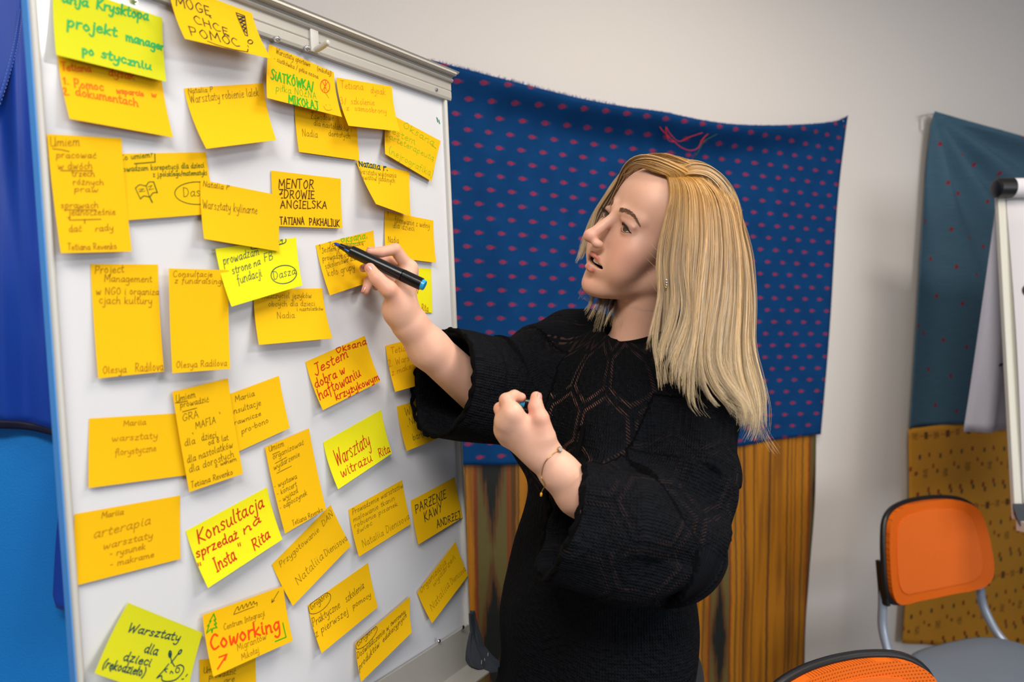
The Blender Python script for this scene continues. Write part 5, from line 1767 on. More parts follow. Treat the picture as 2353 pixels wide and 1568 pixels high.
# her right sleeve with its wide cuff
RSL = [K3(1322, 800, 1.285), K3(1235, 852, 1.235), K3(1150, 898, 1.185), K3(1075, 892, 1.140), K3(1022, 880, 1.105)]
knit.chain(RSL, [.070, .074, .080, .083, .086], k=.03)
RCD = (RSL[-1] - RSL[-3]); RCD /= np.linalg.norm(RCD)
knit.cone(RSL[2], RSL[-1] + RCD * .14, .045, .110, op='s', k=.004)
# her left sleeve, bent at the elbow, bell cuff
LSL = [K3(1596, 915, 1.07), K3(1582, 1090, 1.015), K3(1535, 1255, .975), K3(1422, 1226, .960), K3(1294, 1200, .952)]
knit.chain(LSL, [.066, .064, .074, .086, .084], k=.03)
LCD = K3(1290, 1210, .95) - K3(1430, 1252, .958); LCD /= np.linalg.norm(LCD)
knit.cone(LSL[2] * .45 + LSL[3] * .55, LSL[-1] + LCD * .17, .040, .112, op='s', k=.004)


RN_ = A3(RCD * .9 + A3(RT) * -.10 + A3(UP) * .06); RN_ /= np.linalg.norm(RN_)
cut_end(RSL[-1] + RN_ * .004, RN_, .13)
LN_ = LCD + A3(UP) * .10 - A3(RT) * .10; LN_ /= np.linalg.norm(LN_)
cut_end(LSL[-1] + LN_ * .004, LN_, .125)
# yoke and torso
knit.cone(NS, K3(1322, 800, 1.285), .062, .066, k=.03)
knit.cone(NS, K3(1600, 905, 1.07), .062, .066, k=.03)
knit.econe((0, 0, zs(985)), (0, 0, zs(1150)), .150, .146, TF, .72, k=.05)
knit.econe((0, 0, zs(1150)), (-.012, .018, zs(1420)), .146, .172, TF, .74, k=.05)
knit.econe((-.012, .018, zs(1420)), (-.018, .024, .72), .172, .205, TF, .74, k=.05)
knit.ball((-.075, .070, zs(1010)), (.062, .055, .065), TF, k=.05)
knit.ball((.075, .070, zs(1010)), (.062, .055, .065), TF, k=.05)
# neck opening and hem opening
knit.cone(NS - np.array([0, 0, .03]), NECK0 + (NECK0 - NECK1) * .3, .063, .063, op='s', k=.008)
knit.econe((0, -.005, .60), (0, -.005, .80), .20, .175, TF, .74, op='s', k=.004)


def hem(p): return p[:, 2] - .66


knit._add(lambda p: p[:, 2] - .66, TF.wor((0, 0, .5)), .40, 's', .002)


def sleeve_param(p, ch):
    """distance along and angle around a chain of points"""
    best = np.full(len(p), 9.0); S = np.zeros(len(p)); A = np.zeros(len(p)); acc = 0
    for a, b_ in zip(ch, ch[1:]):
        ba = b_ - a; l = np.linalg.norm(ba); t = np.clip((p - a) @ ba / l ** 2, 0, 1)
        q = p - a - t[:, None] * ba
        d = np.linalg.norm(q, axis=1)
        x = np.cross(ba / l, [0, 0, 1.0]); x /= np.linalg.norm(x) + 1e-9; y = np.cross(x, ba / l)
        m_ = d < best
        best[m_] = d[m_]; S[m_] = acc + t[m_] * l; A[m_] = np.arctan2(q[m_] @ y, q[m_] @ x)
        acc += l
    return best, S, A


def folds(p):
    """drapery: rings of soft creases at the elbows, long folds down the body"""
    d1, s1_, a1 = sleeve_param(p, RSL); d2, s2_, a2 = sleeve_param(p, LSL)
    T = TF.loc(p)
    out = np.zeros(len(p))
    w1 = np.exp(-((d1 - .08) / .03) ** 2); w2 = np.exp(-((d2 - .075) / .03) ** 2)
    out += w1 * (.0045 * np.sin(s1_ * 62 + 1.6 * np.sin(a1 * 2 + 1) + a1) * np.exp(-((s1_ - .13) / .10) ** 2) + .003 * np.sin(a1 * 5 + s1_ * 14))
    e = np.exp(-((s2_ - .23) / .10) ** 2)
    out += w2 * (.0050 * np.sin(s2_ * 64 + 2.2 * np.sin(a2 * 1.5 + .6)) * e + .0035 * np.sin(a2 * 4 + s2_ * 22 + 1) + .003 * np.sin(a2 * 7 - s2_ * 30))
    th = np.arctan2(T[:, 1], T[:, 0])
    wt = (1 - w1) * (1 - w2) * np.clip((zs(900) - T[:, 2]) / .15, 0, 1)
    out += wt * (.004 * np.sin(th * 7 + T[:, 2] * 5) * np.clip((zs(1150) - T[:, 2]) / .2, .2, 1.4) + .0025 * np.sin(T[:, 2] * 38 + th * 3))
    return out


lo = np.minimum.reduce([*LSL, *RSL, TF.wor((0, 0, .64))]) - np.array([.13, .2, .02]); hi = np.maximum.reduce([*LSL, *RSL, NECK0]) + np.array([.12, .12, .08])
lo[0] = min(lo[0], TF.wor((-.2, 0, 0))[0] - .05); lo[2] = .64; hi[0] = max(hi[0], TF.wor((.2, 0, 0))[0] + .05); lo[1] -= .05; hi[1] += .08
VK, FK = knit.mesh(.0042, lo, hi, relax=2)


def vnormals(V, F):
    fn = np.cross(V[F[:, 2]] - V[F[:, 0]], V[F[:, 3]] - V[F[:, 1]])
    n = np.zeros_like(V)
    for a in range(4): np.add.at(n, F[:, a], fn)
    return n / (np.linalg.norm(n, axis=1, keepdims=True) + 1e-12)


VK = VK - vnormals(VK, FK) * folds(VK)[:, None]

m, nt, b = new_mat('black_lace_knit')
g = NG(nt)
uv, ux, uy = g.uv()
# fine stitches
sx_ = g.mul(ux, 260.0); sy_ = g.mul(uy, 210.0)
vv = g.m('SINE', g.add(g.mul(sy_, 6.283), g.mul(g.abs(g.sub(g.frac(sx_), .5)), 6.0)))
hx = g.m('SINE', g.mul(sx_, 6.283))
st = g.add(g.mul(vv, .5), g.mul(hx, .5))
# hexagon lace: distance to the borders of hexagonal cells
vo = nt.nodes.new('ShaderNodeTexVoronoi'); vo.feature = 'DISTANCE_TO_EDGE'; vo.voronoi_dimensions = '2D'; vo.inputs['Randomness'].default_value = .0
HX = .088
row = g.floor(g.div(uy, HX * .866))
# hexagonal lattice built from two offset rectangular lattices
def lat_d(ox, oy):
    fx = g.sub(g.frac(g.add(g.div(ux, HX), ox)), .5); fy = g.sub(g.frac(g.add(g.div(uy, HX * 1.732), oy)), .5)
    fx = g.abs(g.mul(fx, HX)); fy = g.abs(g.mul(fy, HX * 1.732))
    return g.mx(fx, g.add(g.mul(fx, .5), g.mul(fy, .866)))
hexd = g.mn(lat_d(0, 0), lat_d(.5, .5))                 # 0 at centre .. HX/2 at border
ed = g.sub(HX / 2, hexd)
nt.nodes.remove(vo)
line = g.mul(g.soft(ed, .0100, .0085), g.soft(ed, .0030, .0045))          # double row beside the border
holes = g.mul(g.mul(line, g.soft(g.noise(uv, 46.0, 2), .34, .56)), g.soft(g.m('SINE', g.mul(g.add(ux, g.mul(uy, 1.3)), 1050.0)), -.1, .5))
patch = g.noise(uv, 7.0, 2)
speck = g.soft(g.noise(uv, 330.0, 1), .68, .74)
fld = g.soft(patch, .44, .56)
fade = nt.nodes.new('ShaderNodeAttribute'); fade.attribute_name = 'lace'
amt = g.mul(g.add(g.mul(holes, .85), g.mul(g.mul(speck, fld), .45)), fade.outputs['Fac'])
nz = g.noise(uv, 120.0, 3)
blk = g.mix(nz, srgb(9, 10, 13), srgb(24, 26, 31))
nt.links.new(g.mix(amt, blk, srgb(150, 108, 96)), b.inputs['Base Color'])
b.inputs['Roughness'].default_value = .9
b.inputs['Specular IOR Level'].default_value = .06
ridge = g.mul(g.soft(ed, .014, .0), 1.0)
hgt_ = g.add(g.add(g.mul(st, .30), g.mul(g.mul(g.soft(g.m('SINE', g.mul(hexd, 520.0)), -.5, .8), patch), .55)), g.mul(nz, 2.2))
g.bump(g.sub(hgt_, g.mul(amt, 1.5)), .9, .0034, b)
M_knit = m

SW = mesh_obj('sweater', VK, FK, M_knit, PERSON)
d1, s1_, a1 = sleeve_param(VK, RSL); d2, s2_, a2 = sleeve_param(VK, LSL)
T = TF.loc(VK)
th = np.arctan2(T[:, 0], T[:, 1] + .02)
UVk = np.stack([th * .16 + 1, T[:, 2]], 1)
r1 = (d1 < .105) & (s1_ > .015) & ((T[:, 0] < -.13) | (s1_ > .09)); r2 = (d2 < .105) & (s2_ > .03) & ((T[:, 1] > .150) | (T[:, 0] > .135))
UVk[r1] = np.stack([a1[r1] * .083 + 3, s1_[r1] + .02], 1)
UVk[r2] = np.stack([a2[r2] * .080 + 5, s2_[r2] + .01], 1)
lay = SW.data.uv_layers.new(name='UVMap')
li = np.empty(len(SW.data.loops), int); SW.data.loops.foreach_get('vertex_index', li)
uvl = UVk[li].reshape(-1, 4, 2)
for c_ in (0,):                                           # close the angular seam
    per = np.where(uvl[:, :, 0].max(1) > 4.3, .080 * 2 * math.pi, np.where(uvl[:, :, 0].max(1) > 2.3, .083 * 2 * math.pi, .16 * 2 * math.pi))
    sp = uvl[:, :, 0].max(1) - uvl[:, :, 0].min(1)
    fix = (sp > per * .6) & (sp < per * 1.1)
    mx_ = uvl[:, :, 0].max(1, keepdims=True)
    lowm = (mx_ - uvl[:, :, 0]) > per[:, None] * .5
    uvl[:, :, 0] += np.where(fix[:, None] & lowm, per[:, None], 0)
lay.data.foreach_set('uv', uvl.reshape(-1).astype(np.float32))
# how open the lace is: strongest on the chest, less on the sleeves, closed towards the hem
lace = .8 * np.exp(-((T[:, 2] - zs(925)) / .10) ** 2) * (T[:, 1] > 0) * np.exp(-((T[:, 0] + .01) / .13) ** 4)
lace[r1] = .12 * np.exp(-((s1_[r1] - .06) / .06) ** 2); lace[r2] = .08 * np.exp(-((s2_[r2] - .24) / .16) ** 2)
la = SW.data.attributes.new('lace', 'FLOAT', 'POINT'); la.data.foreach_set('value', np.clip(lace, 0, 1).astype(np.float32))

# ribbed collar
m, nt, b = new_mat('black_rib')
g = NG(nt)
uv, ux, uy = g.uv()
b.inputs['Base Color'].default_value = srgb(10, 10, 12); b.inputs['Roughness'].default_value = .9; b.inputs['Specular IOR Level'].default_value = .1
g.bump(g.m('SINE', g.mul(ux, 6.283 * 110)), .8, .002, b)
M_rib = m
cn = NECK1 + (NECK0 - NECK1) * .33
ringn = 72; prof_n = 10
vs, fs, uvs = [], [], []
for i in range(ringn):
    an = 2 * math.pi * i / ringn
    dirv = lat * math.cos(an) + chest * math.sin(an)
    tilt = np.array([0, 0, -.026 * math.sin(an) - .006])
    c_ = cn + dirv * (.0635 + .004 * math.sin(an)) + tilt
    for j in range(prof_n):
        ph = 2 * math.pi * j / prof_n
        upv = np.array([0, 0, 1.0]) * .92 - dirv * .38
        vs.append(c_ + dirv * math.cos(ph) * .0034 + upv * math.sin(ph) * .0105)
        uvs.append((i / ringn, j / prof_n))
for i in range(ringn):
    for j in range(prof_n):
        fs.append((i * prof_n + j, ((i + 1) % ringn) * prof_n + j, ((i + 1) % ringn) * prof_n + (j + 1) % prof_n, i * prof_n + (j + 1) % prof_n))
colr = mesh_obj('collar', np.array(vs), fs, M_rib, SW)
lay = colr.data.uv_layers.new(name='UVMap')
for lp in colr.data.loops: lay.data[lp.index].uv = uvs[lp.vertex_index]

# knitted cuff rims: a slightly raggedy ribbed edge around each opening
def cuff(center, nrm, name='cuff'):
    nrm = A3(nrm); x = np.cross(nrm, [0, 0, 1.0]); x /= np.linalg.norm(x); y = np.cross(x, nrm)
    pts = []
    for k in range(96):
        an = 2 * math.pi * k / 96
        d = x * math.cos(an) + y * math.sin(an)
        rr = np.arange(.15, .03, -.0015)
        ev_ = knit.eval(center - nrm * .010 + d * rr[:, None])
        hit = np.nonzero(ev_ < 0)[0]
        r = rr[hit[0]] if len(hit) else .07
        pts.append((center + nrm * (.0005 + .0016 * math.sin(an * 22)) + d * (r - .002 + .0012 * math.sin(an * 22 + 1))))
    mb = MB().tube([Vector(p) for p in pts], [.0034 + .0008 * math.sin(k * 1.7) for k in range(96)], 8, closed=True)
    o = mb.build(name, M_rib, SW, True)
    lay = o.data.uv_layers.new(name='UVMap')
    return o


cuff(RSL[-1] + RN_ * .004, RN_)
cuff(LSL[-1] + LN_ * .004, LN_)
# trousers and shoes (below the picture)
tr = Solid()
for sgn in (-1, 1):
    tr.cone(TF.wor((sgn * .085, 0, .88)), TF.wor((sgn * .078, 0, .46)), .092, .070, k=.03)
    tr.cone(TF.wor((sgn * .078, 0, .46)), TF.wor((sgn * .072, -.01, .09)), .070, .058, k=.02)
a = TF.wor((0, 0, .5))
VT, FT = tr.mesh(.008, a - np.array([.26, .26, .46]), a + np.array([.26, .26, .50]))
mesh_obj('trousers', VT, FT, plain('black_trousers', srgb(20, 20, 24), .8), PERSON)
M_shoe = plain('black_shoe', srgb(24, 22, 22), .4)
for sgn in (-1, 1):
    so = Solid()
    so.cone(TF.wor((sgn * .07, -.04, .045)), TF.wor((sgn * .082, .15, .034)), .043, .036, k=.02)
    so.ball((sgn * .075, .05, .018), (.042, .135, .018), TF, k=.02)
    a = TF.wor((sgn * .075, .05, .05))
    VS_, FS_ = so.mesh(.006, a - .2, a + .2)
    VS_[:, 2] = np.maximum(VS_[:, 2], 0)
    mesh_obj('shoe', VS_, FS_, M_shoe, PERSON)
# ================================================================ hair
def fast_mesh(name, V, F, mat, parent, cols=None):
    me = bpy.data.meshes.new(name)
    off = np.zeros(3); q = parent
    while q is not None: off += A3(q.location); q = q.parent
    V = (V - off).astype(np.float32)
    me.vertices.add(len(V)); me.vertices.foreach_set('co', V.ravel())
    k = F.shape[1]
    me.loops.add(F.size); me.loops.foreach_set('vertex_index', F.astype(np.int32).ravel())
    me.polygons.add(len(F)); me.polygons.foreach_set('loop_start', np.arange(0, F.size, k, dtype=np.int32))
    me.polygons.foreach_set('use_smooth', np.ones(len(F), bool))
    me.materials.append(mat)
    me.update(calc_edges=True)
    if cols is not None:
        ca = me.color_attributes.new('tint', 'FLOAT_COLOR', 'POINT')
        ca.data.foreach_set('color', np.concatenate([cols, np.ones((len(cols), 1))], 1).astype(np.float32).ravel())
    return link(bpy.data.objects.new(name, me), parent)


def resample(pts, n):
    c = np.array(catmull(pts, 8))
    d = np.r_[0, np.cumsum(np.linalg.norm(np.diff(c, axis=0), axis=1))]
    t = np.linspace(0, d[-1], n)
    return np.stack([np.interp(t, d, c[:, i]) for i in range(c.shape[1])], 1)


def sheet(guides, n=26):
    g = [resample([tuple(P(*q)) for q in gd], n) for gd in guides]
    return np.array(g)                                   # columns x points x 3


def push_out(S, gap, root=.25):
    sh = S.shape
    p = S.reshape(-1, 3).copy()
    gp = np.tile(gap * np.clip(root + np.linspace(0, 1, sh[1]) * 5, 0, 1), sh[0])
    # roots start on the scalp itself
    first = np.zeros(sh[:2], bool); first[:, 0] = True; first = first.ravel()
    for _ in range(4):
        d = head.eval(p[first]); q = p[first]; e = .001
        gr = np.stack([head.eval(q + np.eye(3)[i] * e) - head.eval(q - np.eye(3)[i] * e) for i in range(3)], 1)
        p[first] = q - gr / (np.linalg.norm(gr, axis=1, keepdims=True) + 1e-9) * np.clip(d - .002, -.01, .01)[:, None]
    for _ in range(6):
        d = head.eval(p)
        bad = d < gp
        if not bad.any(): break
        q = p[bad]; e = .001
        gr = np.stack([head.eval(q + np.eye(3)[i] * e) - head.eval(q - np.eye(3)[i] * e) for i in range(3)], 1)
        gr /= np.linalg.norm(gr, axis=1, keepdims=True) + 1e-9
        p[bad] += gr * np.minimum(gp[bad] - d[bad], .02)[:, None]
    return p.reshape(sh)


rs = np.random.RandomState(11)
HV, HFc, HCc = [], [], []
_vo = 0


def colmap(t, k):
    root = np.array(srgb(186, 134, 58)[:3]); mid = np.array(srgb(212, 172, 122)[:3]); tip = np.array(srgb(240, 213, 168)[:3])
    t = t[..., None]
    c = np.where(t < .35, root + (mid - root) * (t / .35), mid + (tip - mid) * np.clip((t - .35) / .65, 0, 1))
    return c * k[..., None]


def strands(S, N, rad=.00034, clumps=36, clump=.65, spread=.005, wave=.0025, lo_end=.80, taper=.25, root_spread=.0, tint=(.50, 1.18), s_rng=(0, 1)):
    """grow N strands over a sheet of guide columns"""
    global _vo
    C, n, _ = S.shape
    s = rs.uniform(s_rng[0], s_rng[1], N)
    edges = np.cumsum(rs.gamma(1.3, 1, clumps)); edges /= edges[-1]
    cid = np.minimum(np.searchsorted(edges, s), clumps - 1)
    mid_ = (np.r_[0, edges[:-1]] + edges) / 2
    cc_ = mid_[cid]
    cstr = rs.uniform(.35, 1.25, clumps + 1)[cid]
    cdep = (rs.rand(clumps + 1) - .5)[np.minimum(cid.astype(int), clumps)]
    cton = rs.uniform(.80, 1.12, clumps + 1)[np.minimum(cid.astype(int), clumps)]
    clen = rs.uniform(lo_end, 1, clumps + 1)[np.minimum(cid.astype(int), clumps)]
    t = np.linspace(0, 1, n)
    T_ = t[None] * (clen * rs.uniform(.90, 1.0, N))[:, None]
    w_ = np.clip(clump * cstr[:, None] * np.clip(T_ * 1.4, 0, 1) ** 1.2, 0, .92)
    sc = s[:, None] * (1 - w_) + cc_[:, None] * w_
    x = np.clip(sc, 0, 1) * (C - 1); i = np.minimum(x.astype(int), C - 2); f = x - i
    y = T_ * (n - 1); j = np.minimum(y.astype(int), n - 2); h = y - j
    # smooth interpolation across columns
    fs_ = f[..., None]; h = h[..., None]
    A = S[i, j] * (1 - h) + S[i, j + 1] * h; B = S[i + 1, j] * (1 - h) + S[i + 1, j + 1] * h
    Pm = A * (1 - fs_) + B * fs_
    # outward direction of the sheet
    tang = np.gradient(Pm, axis=1); tang /= np.linalg.norm(tang, axis=2, keepdims=True) + 1e-9
    side = B - A; side /= np.linalg.norm(side, axis=2, keepdims=True) + 1e-9
    nor = np.cross(tang, side); nor /= np.linalg.norm(nor, axis=2, keepdims=True) + 1e-9
    dep = (rs.rand(N) - .5) * spread
    grow = np.clip(T_ * 3, 0, 1)
    Pm = Pm + nor * ((dep[:, None] + cdep[:, None] * spread * 1.2 * (.3 + T_)) * (.35 + .65 * grow))[..., None]
    ph, fr = rs.uniform(0, 6.28, N), rs.uniform(4, 9, N)
    phc = rs.uniform(0, 6.28, clumps + 1)[np.minimum(cid.astype(int), clumps)]
    amp = wave * rs.uniform(.3, 1.2, N)
    Pm = Pm + side * ((amp[:, None] * np.sin(fr[:, None] * T_ + ph[:, None]) * .6 + wave * 1.2 * np.sin(5.5 * T_ + phc[:, None])) * grow * T_)[..., None]
    emit(Pm, T_, rad * rs.uniform(.75, 1.3, N), rs.uniform(tint[0], tint[1], N) * cton, taper, rs.uniform(0, 1, N))


def emit(Pm, T_, rad, k, taper, ash=None):
    global _vo
    N, n, _ = Pm.shape
    tang = np.gradient(Pm, axis=1); tang /= np.linalg.norm(tang, axis=2, keepdims=True) + 1e-9
    rv = rs.normal(size=(N, 1, 3)) * .2 + np.array([0.3, -1.0, .2])
    a = np.cross(tang, rv); a /= np.linalg.norm(a, axis=2, keepdims=True) + 1e-9
    b_ = np.cross(tang, a)
    r = rad[:, None] * (1 - (1 - taper) * np.clip((np.linspace(0, 1, n)[None] - .55) / .45, 0, 1))
    ring = [Pm + (a * math.cos(q) + b_ * math.sin(q)) * r[..., None] for q in (0, 2.094, 4.189)]
    V = np.stack(ring, 2).reshape(-1, 3)
    idx = np.arange(N * n * 3).reshape(N, n, 3) + _vo
    F = [np.stack([idx[:, :-1, q], idx[:, :-1, (q + 1) % 3], idx[:, 1:, (q + 1) % 3], idx[:, 1:, q]], -1).reshape(-1, 4) for q in range(3)]
    col = colmap(np.broadcast_to(T_, (N, n)), np.broadcast_to(k[:, None], (N, n)))
    if ash is not None:
        lum = col.mean(2, keepdims=True) * np.array([1.07, .99, .88])
        a_ = (np.clip((ash - .45) * 1.4, 0, .75)[:, None] * np.clip(T_ * 3 - .2, 0, 1))[..., None]
        col = col * (1 - a_) + lum * a_
    HV.append(V); HFc.append(np.concatenate(F)); HCc.append(np.repeat(col.reshape(-1, 3), 3, 0))
    _vo += N * n * 3


near_g = [
    [(1530, 404, 1.025), (1536, 430, 1.015), (1531, 490, 1.004), (1515, 560, .997), (1508, 620, .992), (1511, 680, .988), (1502, 740, .982), (1498, 795, .975), (1506, 840, .967), (1514, 895, .960)],
    [(1548, 405, 1.020), (1560, 440, 1.005), (1556, 520, .993), (1545, 610, .986), (1548, 690, .980), (1538, 750, .974), (1522, 800, .967), (1518, 850, .962), (1522, 890, .958)],
    [(1562, 405, 1.020), (1580, 445, 1.000), (1580, 530, .988), (1574, 630, .980), (1580, 710, .974), (1565, 770, .966), (1545, 820, .960), (1538, 860, .956), (1539, 885, .955)],
    [(1578, 404, 1.025), (1604, 450, 1.000), (1608, 550, .986), (1600, 650, .978), (1596, 740, .970), (1590, 810, .962), (1582, 870, .955), (1584, 930, .950), (1600, 955, .948)],
    [(1592, 403, 1.030), (1628, 455, 1.005), (1636, 560, .990), (1630, 670, .980), (1618, 760, .970), (1612, 820, .962), (1622, 870, .955), (1655, 920, .948), (1700, 945, .948)],
    [(1604, 404, 1.040), (1652, 460, 1.020), (1664, 560, 1.008), (1662, 680, .998), (1650, 780, .982), (1650, 840, .970), (1672, 890, .960), (1706, 930, .955), (1714, 975, .955)],
    [(1612, 406, 1.055), (1672, 470, 1.045), (1692, 570, 1.038), (1694, 690, 1.028), (1690, 790, 1.010), (1694, 860, .995), (1712, 920, .985), (1722, 970, .982), (1706, 1010, .982)],
    [(1618, 407, 1.075), (1650, 435, 1.080), (1684, 490, 1.080), (1708, 580, 1.078), (1717, 690, 1.070), (1714, 790, 1.050), (1726, 860, 1.030), (1741, 920, 1.015), (1740, 975, 1.010), (1730, 1012, 1.005)],
    [(1620, 405, 1.095), (1655, 428, 1.105), (1692, 485, 1.108), (1716, 575, 1.105), (1723, 690, 1.092), (1719, 790, 1.075), (1734, 860, 1.050), (1746, 920, 1.035), (1744, 985, 1.030), (1775, 1042, 1.030)],
]
SN = push_out(sheet(near_g), .011)
strands(SN, 6400, clumps=58, spread=.011, lo_end=.84, rad=.00027)
strands(SN, 1500, clumps=17, spread=.016, lo_end=.80, rad=.00025, clump=.45, tint=(.9, 1.25), wave=.005)
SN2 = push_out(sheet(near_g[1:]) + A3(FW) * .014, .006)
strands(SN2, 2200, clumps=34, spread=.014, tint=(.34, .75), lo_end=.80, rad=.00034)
back_g = [[(u - 4, v, z + .05 + .05 * i / 6) for u, v, z in gd] for i, gd in enumerate(near_g[3:])]
SB = push_out(sheet(back_g), .008)
strands(SB, 1300, clumps=30, spread=.016, tint=(.45, .9), rad=.0004)
# swept over the crown from the parting to the far side of the face
top_g = [
    [(1542, 405, 1.015), (1516, 398, 1.020), (1492, 390, 1.030), (1472, 389, 1.050), (1450, 403, 1.085), (1425, 433, 1.115), (1401, 472, 1.140), (1379, 514, 1.155), (1363, 548, 1.160), (1346, 584, 1.158), (1332, 606, 1.152)],
    [(1566, 404, 1.018), (1532, 391, 1.022), (1500, 380, 1.030), (1474, 378, 1.047), (1447, 391, 1.082), (1421, 425, 1.112), (1396, 464, 1.135), (1374, 504, 1.150), (1359, 540, 1.155), (1343, 578, 1.154), (1328, 607, 1.150)],
    [(1588, 403, 1.025), (1550, 386, 1.026), (1510, 370, 1.036), (1476, 366, 1.050), (1444, 380, 1.080), (1418, 415, 1.108), (1391, 456, 1.128), (1370, 492, 1.143), (1355, 528, 1.148), (1340, 572, 1.148), (1322, 610, 1.147)],
    [(1606, 403, 1.038), (1566, 384, 1.038), (1520, 365, 1.047), (1478, 357, 1.057), (1443, 373, 1.080), (1417, 409, 1.105), (1389, 450, 1.125), (1368, 484, 1.140), (1353, 521, 1.145), (1338, 570, 1.145), (1318, 613, 1.145)],
]
ST = push_out(sheet(top_g, 30), .010)
strands(ST, 2600, clumps=22, spread=.007, clump=.6, lo_end=.84, wave=.0012, rad=.00027)
far2 = [
    [(1600, 402, 1.05), (1540, 376, 1.06), (1480, 372, 1.09), (1440, 440, 1.17), (1400, 540, 1.195), (1376, 620, 1.165), (1352, 668, 1.13), (1338, 690, 1.11)],
    [(1606, 400, 1.06), (1550, 374, 1.07), (1490, 374, 1.10), (1450, 450, 1.185), (1410, 560, 1.205), (1388, 640, 1.17), (1370, 700, 1.12), (1354, 735, 1.09)],
    [(1612, 400, 1.07), (1560, 374, 1.08), (1500, 372, 1.11), (1462, 460, 1.195), (1424, 570, 1.21), (1402, 655, 1.17), (1386, 715, 1.115), (1372, 765, 1.075)],
    [(1618, 402, 1.08), (1570, 376, 1.095), (1510, 372, 1.12), (1474, 470, 1.20), (1440, 580, 1.215), (1418, 665, 1.18), (1402, 715, 1.125), (1388, 755, 1.085)],
    [(1622, 404, 1.10), (1585, 382, 1.12), (1530, 372, 1.14), (1490, 470, 1.215), (1465, 580, 1.225), (1450, 670, 1.225), (1440, 740, 1.22), (1430, 790, 1.21)],
]
SF2 = push_out(sheet(far2, 30), .010)
strands(SF2, 2600, clumps=22, spread=.020, clump=.5, lo_end=.82, wave=.006, rad=.0003)
# crown behind the parting
whl = [
    [(1572, 402, 1.022), (1600, 402, 1.028), (1625, 413, 1.035), (1655, 442, 1.035), (1680, 495, 1.040)],
    [(1566, 395, 1.032), (1596, 396, 1.044), (1628, 405, 1.055), (1664, 434, 1.062), (1694, 494, 1.068)],
    [(1556, 386, 1.048), (1590, 390, 1.065), (1628, 399, 1.080), (1670, 431, 1.092), (1704, 500, 1.098)],
    [(1540, 376, 1.066), (1576, 381, 1.085), (1618, 393, 1.102), (1664, 425, 1.113), (1704, 494, 1.120)],
]
strands(push_out(sheet(whl), .010), 1100, clumps=24, spread=.005, lo_end=.75, wave=.001, rad=.00027, tint=(.6, 1.1))
# loose ends and flyaways
fly = []
for k in range(190):
    gd = near_g[rnd.randrange(9)] if k % 3 else far2[rnd.randrange(3)]
    q = resample([tuple(P(*c)) for c in gd], 26)
    a0 = rnd.uniform(.0, .8)
    st_ = int(a0 * 18)
    seg = resample([tuple(c) for c in q[st_:]], 26)
    d = A3(RT) * rnd.uniform(-.6, 1.0) + A3(UP) * rnd.uniform(-.2, .8) - A3(FW) * rnd.uniform(-.3, .8)
    tt = np.linspace(0, 1, 26)[:, None]
    fly.append(seg + d * (tt ** 1.6) * rnd.uniform(.003, .020) - A3(FW) * .006)
fly = np.array(fly)
emit(push_out(fly, .010, 1.0), np.tile(np.linspace(.3, 1, 26), (len(fly), 1)), np.full(len(fly), .00016), rs.uniform(.9, 1.2, len(fly)), .4)

m, nt, b = new_mat('blonde_hair')
at = nt.nodes.new('ShaderNodeAttribute'); at.attribute_name = 'tint'
nt.links.new(at.outputs['Color'], b.inputs['Base Color'])
b.inputs['Roughness'].default_value = .36
b.inputs['Specular IOR Level'].default_value = .55
b.inputs['Specular Tint'].default_value = (1, .90, .72, 1)
M_hair = m
HAIR = fast_mesh('hair', np.concatenate(HV), np.concatenate(HFc), M_hair, PERSON, np.concatenate(HCc))
HAIR['kind'] = 'stuff'
# under-layer hugging the scalp so no skin shows between the strands
cap = Solid()
cap.ball(hp(0, -.022, .036), tuple(np.array([.0800, .0985, .0885]) * HS), HF, k=0)
hb2 = HF.wor((0, -.02, .03))
VC, FC_ = cap.mesh(.003, hb2 - .12, hb2 + .12)
Lc = HF.loc(VC) / HS
hairline = (Lc[:, 1] < .044 + .30 * (Lc[:, 2] - .075)) | (Lc[:, 2] > .104)
hairline &= (Lc[:, 2] > .085) | (Lc[:, 1] < .018)
keep = hairline & ((Lc[:, 2] > -.035) | (Lc[:, 1] < -.03))
VC, FC_ = sub_mesh(VC, FC_, keep)
capo = mesh_obj('scalp_hair', VC, FC_, plain('blonde_undercoat', srgb(168, 120, 56), .6, noise=.3, nscale=260), HAIR)
# ================================================================ marker, its cap, jewellery
M_cyan = plain('cyan_plastic', srgb(40, 160, 214), .25)
M_nib = plain('blue_nib', srgb(20, 60, 150), .7)
M_bluering = plain('blue_ring', srgb(30, 110, 220), .3)
M_mblack = plain('marker_black', srgb(14, 14, 16), .28)
tipm = A3(bhit(768, 559, .0045))
best = min((abs(np.linalg.norm(A3(bhit(976, 657, l / 1000)) - tipm) - .150), l / 1000) for l in range(20, 140))
endm = A3(bhit(976, 657, best[1]))
ax_ = Vector(endm - tipm).normalized()
MK = empty('marker_pen', Vector(tipm))
tag(MK, 'black board marker with a cyan end plug held in the raised hand', 'marker')
T0 = Vector(tipm)
smooth_angle(MB().lathe(T0, ax_, [(.018, .0046), (.0185, .0050), (.020, .0050), (.0285, .0082), (.0290, .0087), (.113, .0091), (.1132, .0087)], 28).build('barrel', M_mblack, MK), 30)
smooth_angle(MB().lathe(T0, ax_, [(0, .0008), (.002, .0020), (.006, .0028), (.0105, .0029)], 14).build('nib', M_nib, MK), 60)
smooth_angle(MB().lathe(T0, ax_, [(.0095, .0036), (.010, .0042), (.018, .0046)], 20).build('nib_holder', M_mblack, MK), 30)
pr = []
for k in range(22):
    d = .1140 + .0014 * k
    pr += [(d, .0089), (d + .0003, .0094), (d + .0009, .0094), (d + .0011, .0089)]
